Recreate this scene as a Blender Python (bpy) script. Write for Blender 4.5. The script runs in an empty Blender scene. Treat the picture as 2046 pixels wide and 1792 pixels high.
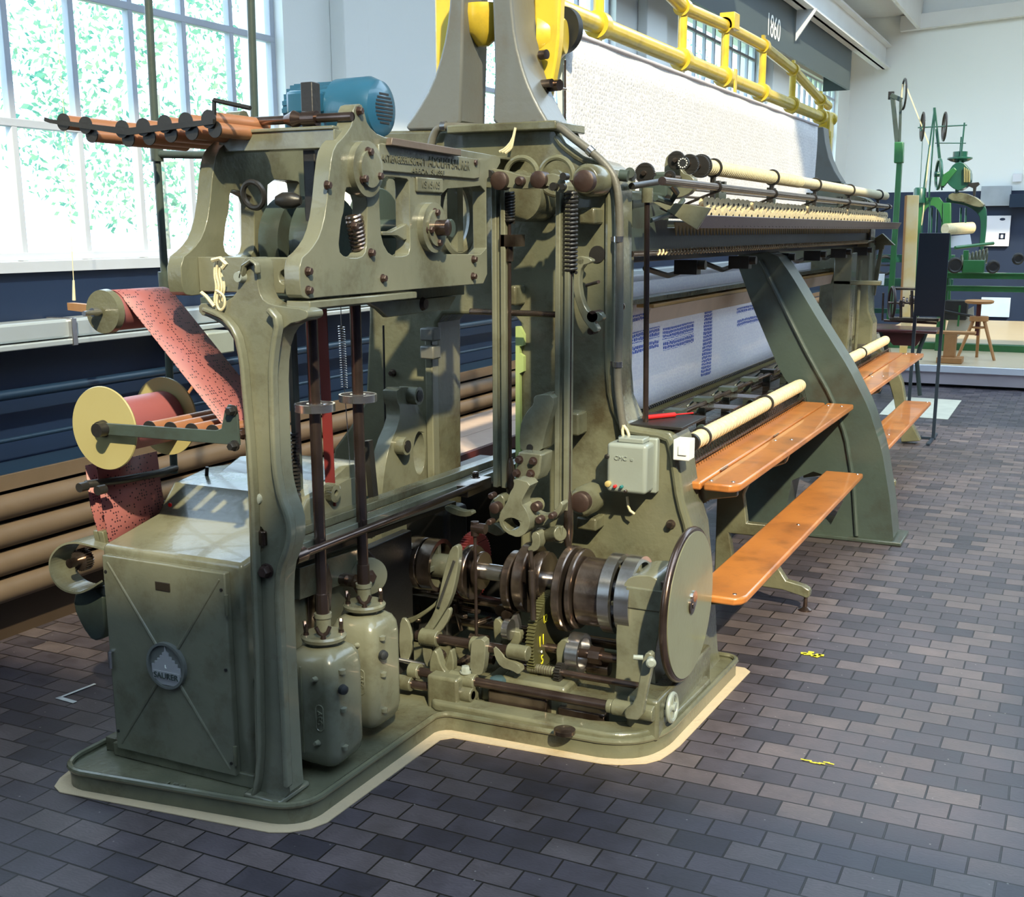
import bpy, math, random
from mathutils import Vector, Matrix
from mathutils.geometry import tessellate_polygon
random.seed(7)
S=bpy.context.scene; COL=S.collection
# ---------------------------------------------------------------- camera
FPX,CX,CY=2350.3,1023.0,982.1
YAW,PITCH,ROLL=0.450689,0.217440,0.0028597
H=1.65
_f=Vector((-math.sin(YAW)*math.cos(PITCH),math.cos(YAW)*math.cos(PITCH),-math.sin(PITCH)))
_r=Vector((math.cos(YAW),math.sin(YAW),0)); _d=_f.cross(_r)
_r2=_r*math.cos(ROLL)+_d*math.sin(ROLL); _d2=_d*math.cos(ROLL)-_r*math.sin(ROLL)
cam=bpy.data.cameras.new('camera'); co=bpy.data.objects.new('camera',cam); COL.objects.link(co)
M=Matrix((_r2,-_d2,-_f)).transposed().to_4x4(); M.translation=Vector((0,0,H)); co.matrix_world=M
cam.sensor_fit='HORIZONTAL'; cam.sensor_width=36; cam.lens=FPX/2046*36
cam.shift_x=0; cam.shift_y=(CY-896)/2046; cam.clip_start=.05; cam.clip_end=200
S.camera=co
# ---------------------------------------------------------------- light
S.view_settings.view_transform='Standard'; S.view_settings.look='None'; S.view_settings.gamma=1
S.view_settings.exposure=0.45
w=bpy.data.worlds.new('world'); S.world=w; w.use_nodes=True
bg=w.node_tree.nodes['Background']; bg.inputs[0].default_value=(0.60,0.80,1.0,1); bg.inputs[1].default_value=3.6
def sun(name,d,col,e,ang):
    l=bpy.data.lights.new(name,'SUN'); l.color=col; l.energy=e; l.angle=ang
    o=bpy.data.objects.new(name,l); COL.objects.link(o); o.rotation_euler=Vector(d).to_track_quat('-Z','Y').to_euler(); o.location=(3,-3,6)
sun('sun_light',(-.80,1.0,-1.02),(1.0,.88,.58),5.2,.02)
# ---------------------------------------------------------------- measuring: image point -> point on a known plane of the place
def W(px,py,x=None,y=None,z=None):
    v=_r2*((px-CX)/FPX)+_d2*((py-CY)/FPX)+_f
    t=x/v.x if x is not None else (y/v.y if y is not None else (z-H)/v.z)
    return Vector((0,0,H))+v*t
def PY(pts,y): return [(W(a,b,y=y).x,W(a,b,y=y).z) for a,b in pts]
def PX(pts,x): return [(W(a,b,x=x).y,W(a,b,x=x).z) for a,b in pts]
def chai(p,n=1,closed=True):
    R=12.0 if max(abs(c) for q in p for c in q)>50 else .03
    for _ in range(n):
        q=[]; m=len(p)
        for i in range(m if closed else m-1):
            a,b=Vector(p[i]),Vector(p[(i+1)%m]); t=min(.25,R/max((b-a).length,1e-6))
            q+= [tuple(a.lerp(b,t)),tuple(b.lerp(a,t))]
        if not closed: q=[tuple(p[0])]+q+[tuple(p[-1])]
        p=q; R*=.4
    return p
# ---------------------------------------------------------------- materials
def nt(name):
    m=bpy.data.materials.new(name); m.use_nodes=True; t=m.node_tree; b=t.nodes['Principled BSDF']; return m,t,b
def mat(name,c,rough=.4,metal=0,c2=None,amt=.5,scale=6,bump=.15,bscale=60,coat=0,dirt=None,damt=.0,dscale=3,spec=.5):
    m,t,b=nt(name); N=t.nodes; L=t.links
    tc=N.new('ShaderNodeTexCoord')
    no=N.new('ShaderNodeTexNoise'); no.inputs['Scale'].default_value=scale; no.inputs['Detail'].default_value=6; L.new(tc.outputs['Object'],no.inputs['Vector'])
    mx=N.new('ShaderNodeMixRGB'); mx.inputs[1].default_value=(*c,1); mx.inputs[2].default_value=(*(c2 or [v*.75 for v in c]),1)
    cr=N.new('ShaderNodeValToRGB'); cr.color_ramp.elements[0].position=.35; cr.color_ramp.elements[1].position=.7
    cr.color_ramp.elements[1].color=(amt,amt,amt,1); L.new(no.outputs['Fac'],cr.inputs[0]); L.new(cr.outputs[0],mx.inputs[0])
    out=mx.outputs[0]
    if dirt:
        n2=N.new('ShaderNodeTexNoise'); n2.inputs['Scale'].default_value=dscale; n2.inputs['Detail'].default_value=9; n2.inputs['Roughness'].default_value=.7; L.new(tc.outputs['Object'],n2.inputs['Vector'])
        c3=N.new('ShaderNodeValToRGB'); c3.color_ramp.elements[0].position=.5; c3.color_ramp.elements[1].position=.68; c3.color_ramp.elements[1].color=(damt,damt,damt,1); L.new(n2.outputs['Fac'],c3.inputs[0])
        m2=N.new('ShaderNodeMixRGB'); m2.inputs[2].default_value=(*dirt,1); L.new(c3.outputs[0],m2.inputs[0]); L.new(out,m2.inputs[1]); out=m2.outputs[0]
    L.new(out,b.inputs['Base Color']); b.inputs['Roughness'].default_value=rough; b.inputs['Metallic'].default_value=metal
    b.inputs['Coat Weight'].default_value=coat; b.inputs['Specular IOR Level'].default_value=spec
    if bump:
        n3=N.new('ShaderNodeTexNoise'); n3.inputs['Scale'].default_value=bscale; n3.inputs['Detail'].default_value=4; L.new(tc.outputs['Object'],n3.inputs['Vector'])
        bu=N.new('ShaderNodeBump'); bu.inputs['Strength'].default_value=bump; bu.inputs['Distance'].default_value=.004; L.new(n3.outputs['Fac'],bu.inputs['Height']); L.new(bu.outputs[0],b.inputs['Normal'])
    return m
GRN=mat('green_grey_paint',(.152,.150,.098),.27,0,(.085,.090,.060),.9,4,.35,55,.2,(.045,.030,.012),.75,3)
GR2=mat('green_grey_paint_clean',(.178,.178,.128),.24,0,(.115,.122,.088),.8,4,.22,50,.25,(.055,.040,.018),.5,5)
GDK=mat('dark_green_paint',(.055,.075,.065),.35,0,(.04,.055,.05),.7,5,.2,60,.2,(.03,.02,.01),.5,3)
GRE=mat('grey_horn_paint',(.125,.13,.125),.42,0,(.115,.12,.11),.7,3,.2,50,.1,(.10,.07,.04),.4,5)
SWT=mat('switch_box_grey',(.27,.30,.27),.35,0,(.23,.25,.22),.5,6,.1,80,.2)
OIL=mat('oily_steel',(.30,.235,.20),.22,.9,(.09,.06,.045),.9,9,.1,90,0,(.02,.012,.008),.6,6)
ROD=mat('worn_brown_steel',(.16,.115,.10),.25,.85,(.07,.045,.035),.8,12,.05,90)
STL=mat('bright_steel',(.62,.61,.62),.22,.95,(.4,.38,.37),.6,14,.05,90)
DRK=mat('blackened_iron',(.035,.033,.032),.4,.4,(.02,.018,.016),.6,9,.2,90)
RUS=mat('rusty_bolt_iron',(.055,.032,.026),.45,.3,(.035,.02,.016),.7,20,.2,90)
YEL=mat('yellow_paint',(.72,.52,.05),.33,0,(.62,.42,.03),.6,4,.08,40,.3,(.2,.13,.03),.35,9)
ORW=mat('varnished_orange_wood',(.55,.20,.045),.28,0,(.33,.115,.03),.8,3,.1,50,.35,(.14,.06,.025),.6,5)
WHT=mat('white_plastic',(.85,.85,.80),.35,0,(.8,.8,.76),.3,5,0)
CRM=mat('cream_thread',(.72,.64,.42),.6,0,(.58,.5,.3),.7,40,.4,300)
SPO=mat('cream_spool',(.80,.66,.40),.45,0,(.66,.5,.27),.7,60,.1,200)
MOT=mat('blue_motor_paint',(.022,.10,.18),.28,0,(.018,.075,.13),.5,6,.05,50,.4)
BLK=mat('black_rubber',(.02,.022,.025),.5)
CON=mat('grey_brown_conduit',(.12,.115,.095),.45,0,(.09,.08,.065),.6,30,.2,200)
NAV=mat('navy_wall_paint',(.007,.019,.055),.5,0,(.005,.014,.042),.6,2,.1,30)
NV2=mat('navy_shelf_paint',(.010,.026,.055),.35,0,(.008,.020,.045),.5,3,.05,30)
WLL=mat('white_wall_plaster',(.90,.92,.90),.7,0,(.87,.90,.88),.5,1.5,.1,60)
WFR=mat('window_frame_paint',(.50,.54,.62),.5,0,(.42,.45,.52),.5,3,.05)
BNR=mat('slate_banner',(.055,.075,.085),.5,0,(.045,.062,.075),.5,1,.02)
BEA=mat('white_beam_paint',(.78,.79,.78),.6,0,(.70,.70,.69),.5,2,.05)
TUB=mat('brown_cardboard_tube',(.125,.088,.058),.55,0,(.10,.07,.045),.5,10,.05)
DUC=mat('aluminium_duct',(.50,.56,.60),.35,.5,(.45,.5,.55),.5,3,.02)
REE=mat('pale_yellow_reel',(.38,.33,.15),.4,0,(.33,.28,.12),.5,5,.05,50,.2)
COP=mat('copper_brown_tube',(.45,.20,.10),.35,.3,(.36,.16,.08),.5,8,.05)
GN2=mat('machine_green_gloss',(.030,.15,.045),.3,0,(.02,.10,.03),.6,6,.05,50,.3)
TUR=mat('dark_green_gloss',(.012,.075,.05),.3,0,(.01,.05,.035),.6,6,.05,50,.3)
PLK=mat('pale_yellow_plank',(.80,.52,.16),.5,0,(.85,.75,.55),.8,3,.05)
STO=mat('stool_wood',(.42,.20,.07),.45,0,(.34,.15,.05),.6,12,.1)
DRD=mat('dark_red_table_paint',(.10,.02,.018),.3,0,(.07,.015,.015),.5,6,.05,50,.3)
SGN=mat('dark_sign_board',(.012,.022,.040),.4,0,(.010,.018,.033),.4,4,0)
PLT=mat('platform_lino',(.50,.40,.26),.3,0,(.45,.36,.24),.5,2,.02)
PLW=mat('platform_white_edge',(.80,.80,.86),.4,0,(.76,.76,.80),.4,3,0)
PNK=mat('platform_riser',(.78,.68,.72),.5,0,(.74,.65,.69),.4,3,0)
RDT=mat('red_strap',(.14,.02,.02),.5,0,(.22,.02,.02),.5,5,.05)
GRT=mat('sandy_grout',(.50,.39,.25),.85,0,(.45,.36,.24),.7,25,.6,60)
LIM=mat('lit_edge_lime_green',(.33,.42,.16),.4,0,(.3,.38,.14),.4,6,.05)  # lime tone carries the sunlit look of the frame's inner edge
WOD=mat('pale_plank_wood',(.55,.42,.36),.5,0,(.48,.35,.29),.6,8,.1)
def floor_mat():
    m,t,b=nt('end_grain_wood_blocks'); N=t.nodes; L=t.links
    tc=N.new('ShaderNodeTexCoord'); 
    wr=N.new('ShaderNodeTexNoise'); wr.inputs['Scale'].default_value=1.2; L.new(tc.outputs['Object'],wr.inputs['Vector'])
    ad=N.new('ShaderNodeVectorMath'); ad.operation='MULTIPLY_ADD'; ad.inputs[1].default_value=(.03,.03,0); L.new(wr.outputs['Color'],ad.inputs[0]); L.new(tc.outputs['Object'],ad.inputs[2])
    br=N.new('ShaderNodeTexBrick'); br.inputs['Scale'].default_value=1; br.inputs['Brick Width'].default_value=.150; br.inputs['Row Height'].default_value=.098
    br.inputs['Mortar Size'].default_value=.0032; br.inputs['Mortar Smooth'].default_value=.2; br.offset=.5
    br.inputs['Color1'].default_value=(0,0,0,1); br.inputs['Color2'].default_value=(1,1,1,1); br.inputs['Mortar'].default_value=(.5,.5,.5,1)
    L.new(ad.outputs[0],br.inputs['Vector'])
    cr=N.new('ShaderNodeValToRGB'); e=cr.color_ramp.elements
    e[0].position=0; e[0].color=(.034,.029,.038,1); e[1].position=1; e[1].color=(.112,.090,.092,1)
    for p,c in ((.3,(.056,.047,.058,1)),(.55,(.070,.058,.070,1)),(.78,(.092,.073,.078,1))):
        q=e.new(p); q.color=c
    L.new(br.outputs['Color'],cr.inputs[0])
    n=N.new('ShaderNodeTexNoise'); n.inputs['Scale'].default_value=9; n.inputs['Detail'].default_value=8; n.inputs['Roughness'].default_value=.7; L.new(tc.outputs['Object'],n.inputs['Vector'])
    n1=N.new('ShaderNodeTexNoise'); n1.inputs['Scale'].default_value=.9; n1.inputs['Detail'].default_value=3; L.new(tc.outputs['Object'],n1.inputs['Vector'])
    wv=N.new('ShaderNodeTexWave'); wv.wave_type='RINGS'; wv.inputs['Scale'].default_value=30; wv.inputs['Distortion'].default_value=12; wv.inputs['Detail'].default_value=2; L.new(tc.outputs['Object'],wv.inputs['Vector'])
    m1=N.new('ShaderNodeMixRGB'); m1.blend_type='OVERLAY'; m1.inputs[0].default_value=.75; L.new(cr.outputs[0],m1.inputs[1]); L.new(n.outputs['Fac'],m1.inputs[2])
    m1b=N.new('ShaderNodeMixRGB'); m1b.blend_type='MULTIPLY'; m1b.inputs[0].default_value=.18; L.new(m1.outputs[0],m1b.inputs[1]); L.new(wv.outputs['Fac'],m1b.inputs[2])
    m1c=N.new('ShaderNodeMixRGB'); m1c.blend_type='OVERLAY'; m1c.inputs[0].default_value=.6; L.new(m1b.outputs[0],m1c.inputs[1]); L.new(n1.outputs['Fac'],m1c.inputs[2])
    m2=N.new('ShaderNodeMixRGB'); L.new(br.outputs['Fac'],m2.inputs[0]); L.new(m1c.outputs[0],m2.inputs[1]); m2.inputs[2].default_value=(.010,.007,.006,1)
    sp=N.new('ShaderNodeTexVoronoi'); sp.inputs['Scale'].default_value=16; L.new(tc.outputs['Object'],sp.inputs['Vector'])
    sr=N.new('ShaderNodeValToRGB'); sr.color_ramp.elements[0].color=(.6,.6,.6,1); sr.color_ramp.elements[0].position=.035; sr.color_ramp.elements[1].position=.055; sr.color_ramp.elements[1].color=(0,0,0,1); L.new(sp.outputs['Distance'],sr.inputs[0])
    m3=N.new('ShaderNodeMixRGB'); L.new(sr.outputs[0],m3.inputs[0]); L.new(m2.outputs[0],m3.inputs[1]); m3.inputs[2].default_value=(.3,.28,.26,1)
    L.new(m3.outputs[0],b.inputs['Base Color'])
    rr=N.new('ShaderNodeMapRange'); rr.inputs[3].default_value=.28; rr.inputs[4].default_value=.62; L.new(n.outputs['Fac'],rr.inputs[0]); L.new(rr.outputs[0],b.inputs['Roughness'])
    bu=N.new('ShaderNodeBump'); bu.inputs['Strength'].default_value=.6; bu.inputs['Distance'].default_value=.006; bu.invert=True
    ma=N.new('ShaderNodeMath'); ma.operation='MULTIPLY_ADD'; ma.inputs[1].default_value=.25; L.new(n.outputs['Fac'],ma.inputs[0]); L.new(br.outputs['Fac'],ma.inputs[2])
    m5=N.new('ShaderNodeMath'); m5.operation='MULTIPLY_ADD'; m5.inputs[1].default_value=-.35; L.new(br.outputs['Color'],m5.inputs[0]); L.new(ma.outputs[0],m5.inputs[2])
    L.new(m5.outputs[0],bu.inputs['Height']); L.new(bu.outputs[0],b.inputs['Normal'])
    b.inputs['Specular IOR Level'].default_value=.45
    return m
def lace_mat(name,blue=False):
    m,t,b=nt(name); N=t.nodes; L=t.links
    tc=N.new('ShaderNodeTexCoord'); mp=N.new('ShaderNodeMapping'); L.new(tc.outputs['Object'],mp.inputs[0]); mp.inputs['Scale'].default_value=(1,46,52)
    mp.inputs['Rotation'].default_value=(0,0,0)
    v=N.new('ShaderNodeTexVoronoi'); v.feature='DISTANCE_TO_EDGE'; v.inputs['Scale'].default_value=1; v.inputs['Randomness'].default_value=.55; L.new(mp.outputs[0],v.inputs['Vector'])
    r=N.new('ShaderNodeValToRGB'); r.color_ramp.elements[0].position=.06; r.color_ramp.elements[1].position=.16; L.new(v.outputs['Distance'],r.inputs[0])
    r.color_ramp.elements[0].color=(.90,.86,.85,1); r.color_ramp.elements[1].color=(.70,.67,.68,1)
    if blue: r.color_ramp.elements[0].color=(.95,.93,.94,1); r.color_ramp.elements[1].color=(.88,.86,.90,1)
    col=r.outputs[0]
    if blue:
        sx=N.new('ShaderNodeSeparateXYZ'); L.new(tc.outputs['Object'],sx.inputs[0])
        # blue bands: shade on the lit cloth put into colour, as stepped motif rows
        def band(z0,z1,y0,y1):
            o=None
            for k,(s,lo,hi) in enumerate(((2,z0,z1),(1,y0,y1))):
                for op,val in (('GREATER_THAN',lo),('LESS_THAN',hi)):
                    q=N.new('ShaderNodeMath'); q.operation=op; q.inputs[1].default_value=val; L.new(sx.outputs[s],q.inputs[0])
                    if o is None: o=q.outputs[0]
                    else:
                        z=N.new('ShaderNodeMath'); z.operation='MULTIPLY'; L.new(o,z.inputs[0]); L.new(q.outputs[0],z.inputs[1]); o=z.outputs[0]
            return o
        tot=None
        for bb in BLUE:
            o=band(*bb)
            if tot is None: tot=o
            else:
                z=N.new('ShaderNodeMath'); z.operation='MAXIMUM'; L.new(tot,z.inputs[0]); L.new(o,z.inputs[1]); tot=z.outputs[0]
        v2=N.new('ShaderNodeTexVoronoi'); v2.feature='DISTANCE_TO_EDGE'; v2.inputs['Scale'].default_value=1; v2.inputs['Randomness'].default_value=.35; L.new(mp.outputs[0],v2.inputs['Vector'])
        g=N.new('ShaderNodeMath'); g.operation='GREATER_THAN'; g.inputs[1].default_value=.13; L.new(v2.outputs['Distance'],g.inputs[0])
        z=N.new('ShaderNodeMath'); z.operation='MULTIPLY'; L.new(tot,z.inputs[0]); L.new(g.outputs[0],z.inputs[1])
        mx=N.new('ShaderNodeMixRGB'); L.new(z.outputs[0],mx.inputs[0]); L.new(col,mx.inputs[1]); mx.inputs[2].default_value=(.10,.18,.55,1); col=mx.outputs[0]
    L.new(col,b.inputs['Base Color']); b.inputs['Roughness'].default_value=.8
    bu=N.new('ShaderNodeBump'); bu.inputs['Strength'].default_value=.5; bu.inputs['Distance'].default_value=.01; L.new(v.outputs['Distance'],bu.inputs['Height']); L.new(bu.outputs[0],b.inputs['Normal'])
    tr=N.new('ShaderNodeBsdfTranslucent'); tr.inputs[0].default_value=(.95,.95,.97,1); ms=N.new('ShaderNodeMixShader'); ms.inputs[0].default_value=.60 if blue else .35
    if blue: L.new(col,tr.inputs[0])
    L.new(b.outputs[0],ms.inputs[1]); L.new(tr.outputs[0],ms.inputs[2]); L.new(ms.outputs[0],N['Material Output'].inputs[0])
    return m
def punch_mat(name,c,axis_rot=0):
    m,t,b=nt(name); N=t.nodes; L=t.links
    tc=N.new('ShaderNodeTexCoord'); mp=N.new('ShaderNodeMapping'); L.new(tc.outputs['UV'],mp.inputs[0]); mp.inputs['Scale'].default_value=(26,110,1)
    v=N.new('ShaderNodeTexVoronoi'); v.inputs['Scale'].default_value=1; v.inputs['Randomness'].default_value=.15; v.voronoi_dimensions='2D'; L.new(mp.outputs[0],v.inputs['Vector'])
    h=N.new('ShaderNodeMath'); h.operation='LESS_THAN'; h.inputs[1].default_value=.30; L.new(v.outputs['Distance'],h.inputs[0])
    sc=N.new('ShaderNodeSeparateColor'); L.new(v.outputs['Color'],sc.inputs[0])
    n=N.new('ShaderNodeTexNoise'); n.inputs['Scale'].default_value=5; L.new(tc.outputs['UV'],n.inputs['Vector'])
    q=N.new('ShaderNodeMath'); q.operation='ADD'; L.new(n.outputs['Fac'],q.inputs[0]); q.inputs[1].default_value=-.18
    l=N.new('ShaderNodeMath'); l.operation='LESS_THAN'; L.new(sc.outputs[0],l.inputs[0]); L.new(q.outputs[0],l.inputs[1])
    z=N.new('ShaderNodeMath'); z.operation='MULTIPLY'; L.new(h.outputs[0],z.inputs[0]); L.new(l.outputs[0],z.inputs[1])
    mx=N.new('ShaderNodeMixRGB'); L.new(z.outputs[0],mx.inputs[0]); mx.inputs[1].default_value=(*c,1); mx.inputs[2].default_value=(c[0]*.12,c[1]*.12,c[2]*.2,1)
    L.new(mx.outputs[0],b.inputs['Base Color']); b.inputs['Roughness'].default_value=.45
    tr=N.new('ShaderNodeBsdfTranslucent'); L.new(mx.outputs[0],tr.inputs[0]); ms=N.new('ShaderNodeMixShader'); ms.inputs[0].default_value=.15
    L.new(b.outputs[0],ms.inputs[1]); L.new(tr.outputs[0],ms.inputs[2]); L.new(ms.outputs[0],N['Material Output'].inputs[0])
    return m
PUN=punch_mat('punched_red_paper',(.36,.125,.125))
def glass_mat():
    m,t,b=nt('window_glass'); N=t.nodes; L=t.links
    tr=N.new('ShaderNodeBsdfTransparent'); gl=N.new('ShaderNodeBsdfGlossy'); gl.inputs['Roughness'].default_value=.05
    ms=N.new('ShaderNodeMixShader'); ms.inputs[0].default_value=.08; L.new(tr.outputs[0],ms.inputs[1]); L.new(gl.outputs[0],ms.inputs[2]); L.new(ms.outputs[0],N['Material Output'].inputs[0]); return m
GLS=glass_mat()
def leaf_mat():
    m,t,b=nt('tree_leaf'); N=t.nodes; L=t.links
    oi=N.new('ShaderNodeTexCoord'); n=N.new('ShaderNodeTexNoise'); n.inputs['Scale'].default_value=1.5; L.new(oi.outputs['Object'],n.inputs['Vector'])
    cr=N.new('ShaderNodeValToRGB'); cr.color_ramp.elements[0].position=.35; cr.color_ramp.elements[0].color=(.08,.30,.24,1); cr.color_ramp.elements[1].position=.65; cr.color_ramp.elements[1].color=(.32,.52,.30,1)
    L.new(n.outputs['Fac'],cr.inputs[0]); L.new(cr.outputs[0],b.inputs['Base Color']); b.inputs['Roughness'].default_value=.6
    tr=N.new('ShaderNodeBsdfTranslucent'); L.new(cr.outputs[0],tr.inputs[0]); ms=N.new('ShaderNodeMixShader'); ms.inputs[0].default_value=.5
    L.new(b.outputs[0],ms.inputs[1]); L.new(tr.outputs[0],ms.inputs[2]); L.new(ms.outputs[0],N['Material Output'].inputs[0]); return m
LEAF=leaf_mat()
# ---------------------------------------------------------------- mesh builder
def frame(ax):
    ax=Vector(ax).normalized(); u=ax.cross(Vector((0,0,1)))
    if u.length<.05: u=ax.cross(Vector((0,1,0)))
    u.normalize(); return ax,u,ax.cross(u).normalized()
class MB:
    def __init__(s): s.v=[]; s.f=[]; s.uv={}
    def box(s,a,b):
        n=len(s.v); x0,y0,z0=[min(a[i],b[i]) for i in range(3)]; x1,y1,z1=[max(a[i],b[i]) for i in range(3)]
        s.v+=[(x0,y0,z0),(x1,y0,z0),(x1,y1,z0),(x0,y1,z0),(x0,y0,z1),(x1,y0,z1),(x1,y1,z1),(x0,y1,z1)]
        s.f+=[tuple(n+i for i in q) for q in ((0,3,2,1),(4,5,6,7),(0,1,5,4),(1,2,6,5),(2,3,7,6),(3,0,4,7))]; return s
    def lathe(s,prof,p0,ax,n=28,caps=True):   # prof: (t along axis, radius)
        p0=Vector(p0); a,u,w_=frame(ax); b=len(s.v)
        for t,r in prof:
            for k in range(n):
                g=2*math.pi*k/n; s.v.append(tuple(p0+a*t+(u*math.cos(g)+w_*math.sin(g))*r))
        for i in range(len(prof)-1):
            for k in range(n):
                k2=(k+1)%n; s.f.append((b+i*n+k2,b+i*n+k,b+(i+1)*n+k,b+(i+1)*n+k2))
        if caps:
            s.f.append(tuple(b+k for k in range(n))); e=b+(len(prof)-1)*n; s.f.append(tuple(e+k for k in reversed(range(n))))
        return s
    def cyl(s,p0,p1,r,r1=None,n=20):
        d=Vector(p1)-Vector(p0); return s.lathe([(0,r),(d.length,r if r1 is None else r1)],p0,d,n)
    def tube(s,pts,r,n=10):
        pts=[Vector(p) for p in pts]; b=len(s.v); m=len(pts); u=None
        for i,p in enumerate(pts):
            d=(pts[min(i+1,m-1)]-pts[max(i-1,0)]).normalized()
            if u is None: _,u,_w=frame(d)
            u=(u-d*u.dot(d)).normalized(); w_=d.cross(u)
            for k in range(n):
                g=2*math.pi*k/n; s.v.append(tuple(p+(u*math.cos(g)+w_*math.sin(g))*r))
        for i in range(m-1):
            for k in range(n):
                k2=(k+1)%n; s.f.append((b+i*n+k,b+i*n+k2,b+(i+1)*n+k2,b+(i+1)*n+k))
        s.f.append(tuple(b+k for k in reversed(range(n)))); e=b+(m-1)*n; s.f.append(tuple(e+k for k in range(n)))
        return s
    def ring(s,c,ax,R,r,n=40,k=8):
        a,u,w_=frame(ax); c=Vector(c); b=len(s.v)
        for i in range(n):
            g=2*math.pi*i/n; o=u*math.cos(g)+w_*math.sin(g)
            for j in range(k):
                h=2*math.pi*j/k; s.v.append(tuple(c+o*(R+r*math.cos(h))+a*r*math.sin(h)))
        for i in range(n):
            for j in range(k):
                s.f.append((b+i*k+j,b+((i+1)%n)*k+j,b+((i+1)%n)*k+(j+1)%k,b+i*k+(j+1)%k))
        return s
    def spring(s,p0,p1,R,r,turns,k=5):
        d=Vector(p1)-Vector(p0); a,u,w_=frame(d); N=int(turns*12)
        return s.tube([Vector(p0)+a*(d.length*i/N)+(u*math.cos(i*math.pi/6)+w_*math.sin(i*math.pi/6))*R for i in range(N+1)],r,k)
    def prism(s,outer,ax,pos,th,holes=()):
        # ax 'y': 2D=(x,z) face at y=pos, body to +y ; 'x': 2D=(y,z) face at x=pos, body to -x ; 'z': 2D=(x,y) top at z=pos, body down
        loops=[list(outer)]+[list(h) for h in holes]
        def P3(p,q):
            if ax=='y': return (p[0],pos+q,p[1])
            if ax=='x': return (pos-q,p[0],p[1])
            return (p[0],p[1],pos-q)
        tri=tessellate_polygon([[Vector((p[0],p[1],0)) for p in l] for l in loops])
        flat=[p for l in loops for p in l]; b=len(s.v); n=len(flat)
        s.v+=[P3(p,0) for p in flat]+[P3(p,th) for p in flat]
        for t in tri:
            a=(flat[t[1]][0]-flat[t[0]][0])*(flat[t[2]][1]-flat[t[0]][1])-(flat[t[1]][1]-flat[t[0]][1])*(flat[t[2]][0]-flat[t[0]][0])
            t=t if a>0 else (t[0],t[2],t[1])
            s.f.append(tuple(b+i for i in t)); s.f.append(tuple(b+n+i for i in reversed(t)))
        o=0
        for li,l in enumerate(loops):
            m=len(l); ar=sum(l[i][0]*l[(i+1)%m][1]-l[(i+1)%m][0]*l[i][1] for i in range(m)); sg=(ar>0)==(li==0)
            for i in range(m):
                i2=(i+1)%m; q=(b+o+i,b+n+o+i,b+n+o+i2,b+o+i2); s.f.append(q if sg else tuple(reversed(q)))
            o+=m
        return s
    def bar(s,p0,p1,w_,h):      # rectangular bar, h measured upright
        p0,p1=Vector(p0),Vector(p1); d=(p1-p0).normalized(); u=d.cross(Vector((0,0,1)))
        if u.length<.05: u=Vector((1,0,0))
        u.normalize(); v=u.cross(d).normalized(); b=len(s.v)
        for p in (p0,p1):
            for a,c in ((-1,-1),(1,-1),(1,1),(-1,1)): s.v.append(tuple(p+u*a*w_/2+v*c*h/2))
        s.f+=[(b,b+1,b+2,b+3),(b+7,b+6,b+5,b+4)]+[(b+(i+1)%4,b+i,b+4+i,b+4+(i+1)%4) for i in range(4)]
        return s
    def bolt(s,p,ax,r=.012,h=.012):
        s.lathe([(0,r*1.25),(h*.25,r*1.25)],p,ax,14); a=Vector(ax).normalized()
        return s.lathe([(h*.2,r),(h,r),(h*1.2,r*.8)],p,ax,6)
SPL={}
for l_ in '''shaft_collars shaft_housings frame_pads selector_rollers rod_posts pin_caps pin_bolts shaft_ends frame_bolts pull_rods rod_couplings lever_pins clamp_bolts pivot_pins cap_bolts roller_pins link_bars conduit_clips loose_white_wires flange_bolts panel_bolts column_bolts side_bolts door_screws wing_nuts cast_lugs screws_and_clips hinge_lugs boss_bores bracket_bosses rod_brackets roller_brackets roller_clips rail_clips thread_wires bed_rods cooling_fins fan_slots gantry_rods back_rails end_posts arm_pivots clamp_screws roller_caps selector_levers index_dots painted_marks cloth_folds winder_parts'''.split():
    SPL[l_]={'frame_pads':'frame_pad','screws_and_clips':'bench_screw','boss_bores':'boss_bore','bracket_bosses':'bracket_boss','roller_brackets':'roller_bracket','roller_caps':'roller_cap','winder_parts':'winder_part'}.get(l_,l_[:-1])
for l_ in 'cross_shaft cross_pipe t_joint rivet pipe_clamp cast_hole tie_rod bed_guide dark_wheel trim_rail pale_rail'.split(): SPL[l_]=l_
def pieces(mb):
    n=len(mb.v); p=list(range(n))
    def f(i):
        while p[i]!=i: p[i]=p[p[i]]; i=p[i]
        return i
    for q in mb.f:
        a=f(q[0])
        for i in q[1:]: p[f(i)]=a
    g={}
    for i in range(n): g.setdefault(f(i),[]).append(i)
    cs=[[set(v),[min(mb.v[i][k] for i in v)-.001 for k in range(3)],[max(mb.v[i][k] for i in v)+.001 for k in range(3)]] for v in g.values()]
    ch=True
    while ch:
        ch=False
        for i in range(len(cs)):
            for j in range(i+1,len(cs)):
                a,b=cs[i],cs[j]
                if all(a[1][k]<=b[2][k] and b[1][k]<=a[2][k] for k in range(3)):
                    cs[i]=[a[0]|b[0],[min(x,y) for x,y in zip(a[1],b[1])],[max(x,y) for x,y in zip(a[2],b[2])]]; del cs[j]; ch=True; break
            if ch: break
    out=[]
    for vs,_,_ in cs:
        m=MB(); ix={}
        for i in sorted(vs): ix[i]=len(m.v); m.v.append(mb.v[i])
        m.f=[tuple(ix[i] for i in q) for q in mb.f if q[0] in vs]; out.append(m)
    return out
def link(o): COL.objects.link(o); return o
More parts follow.
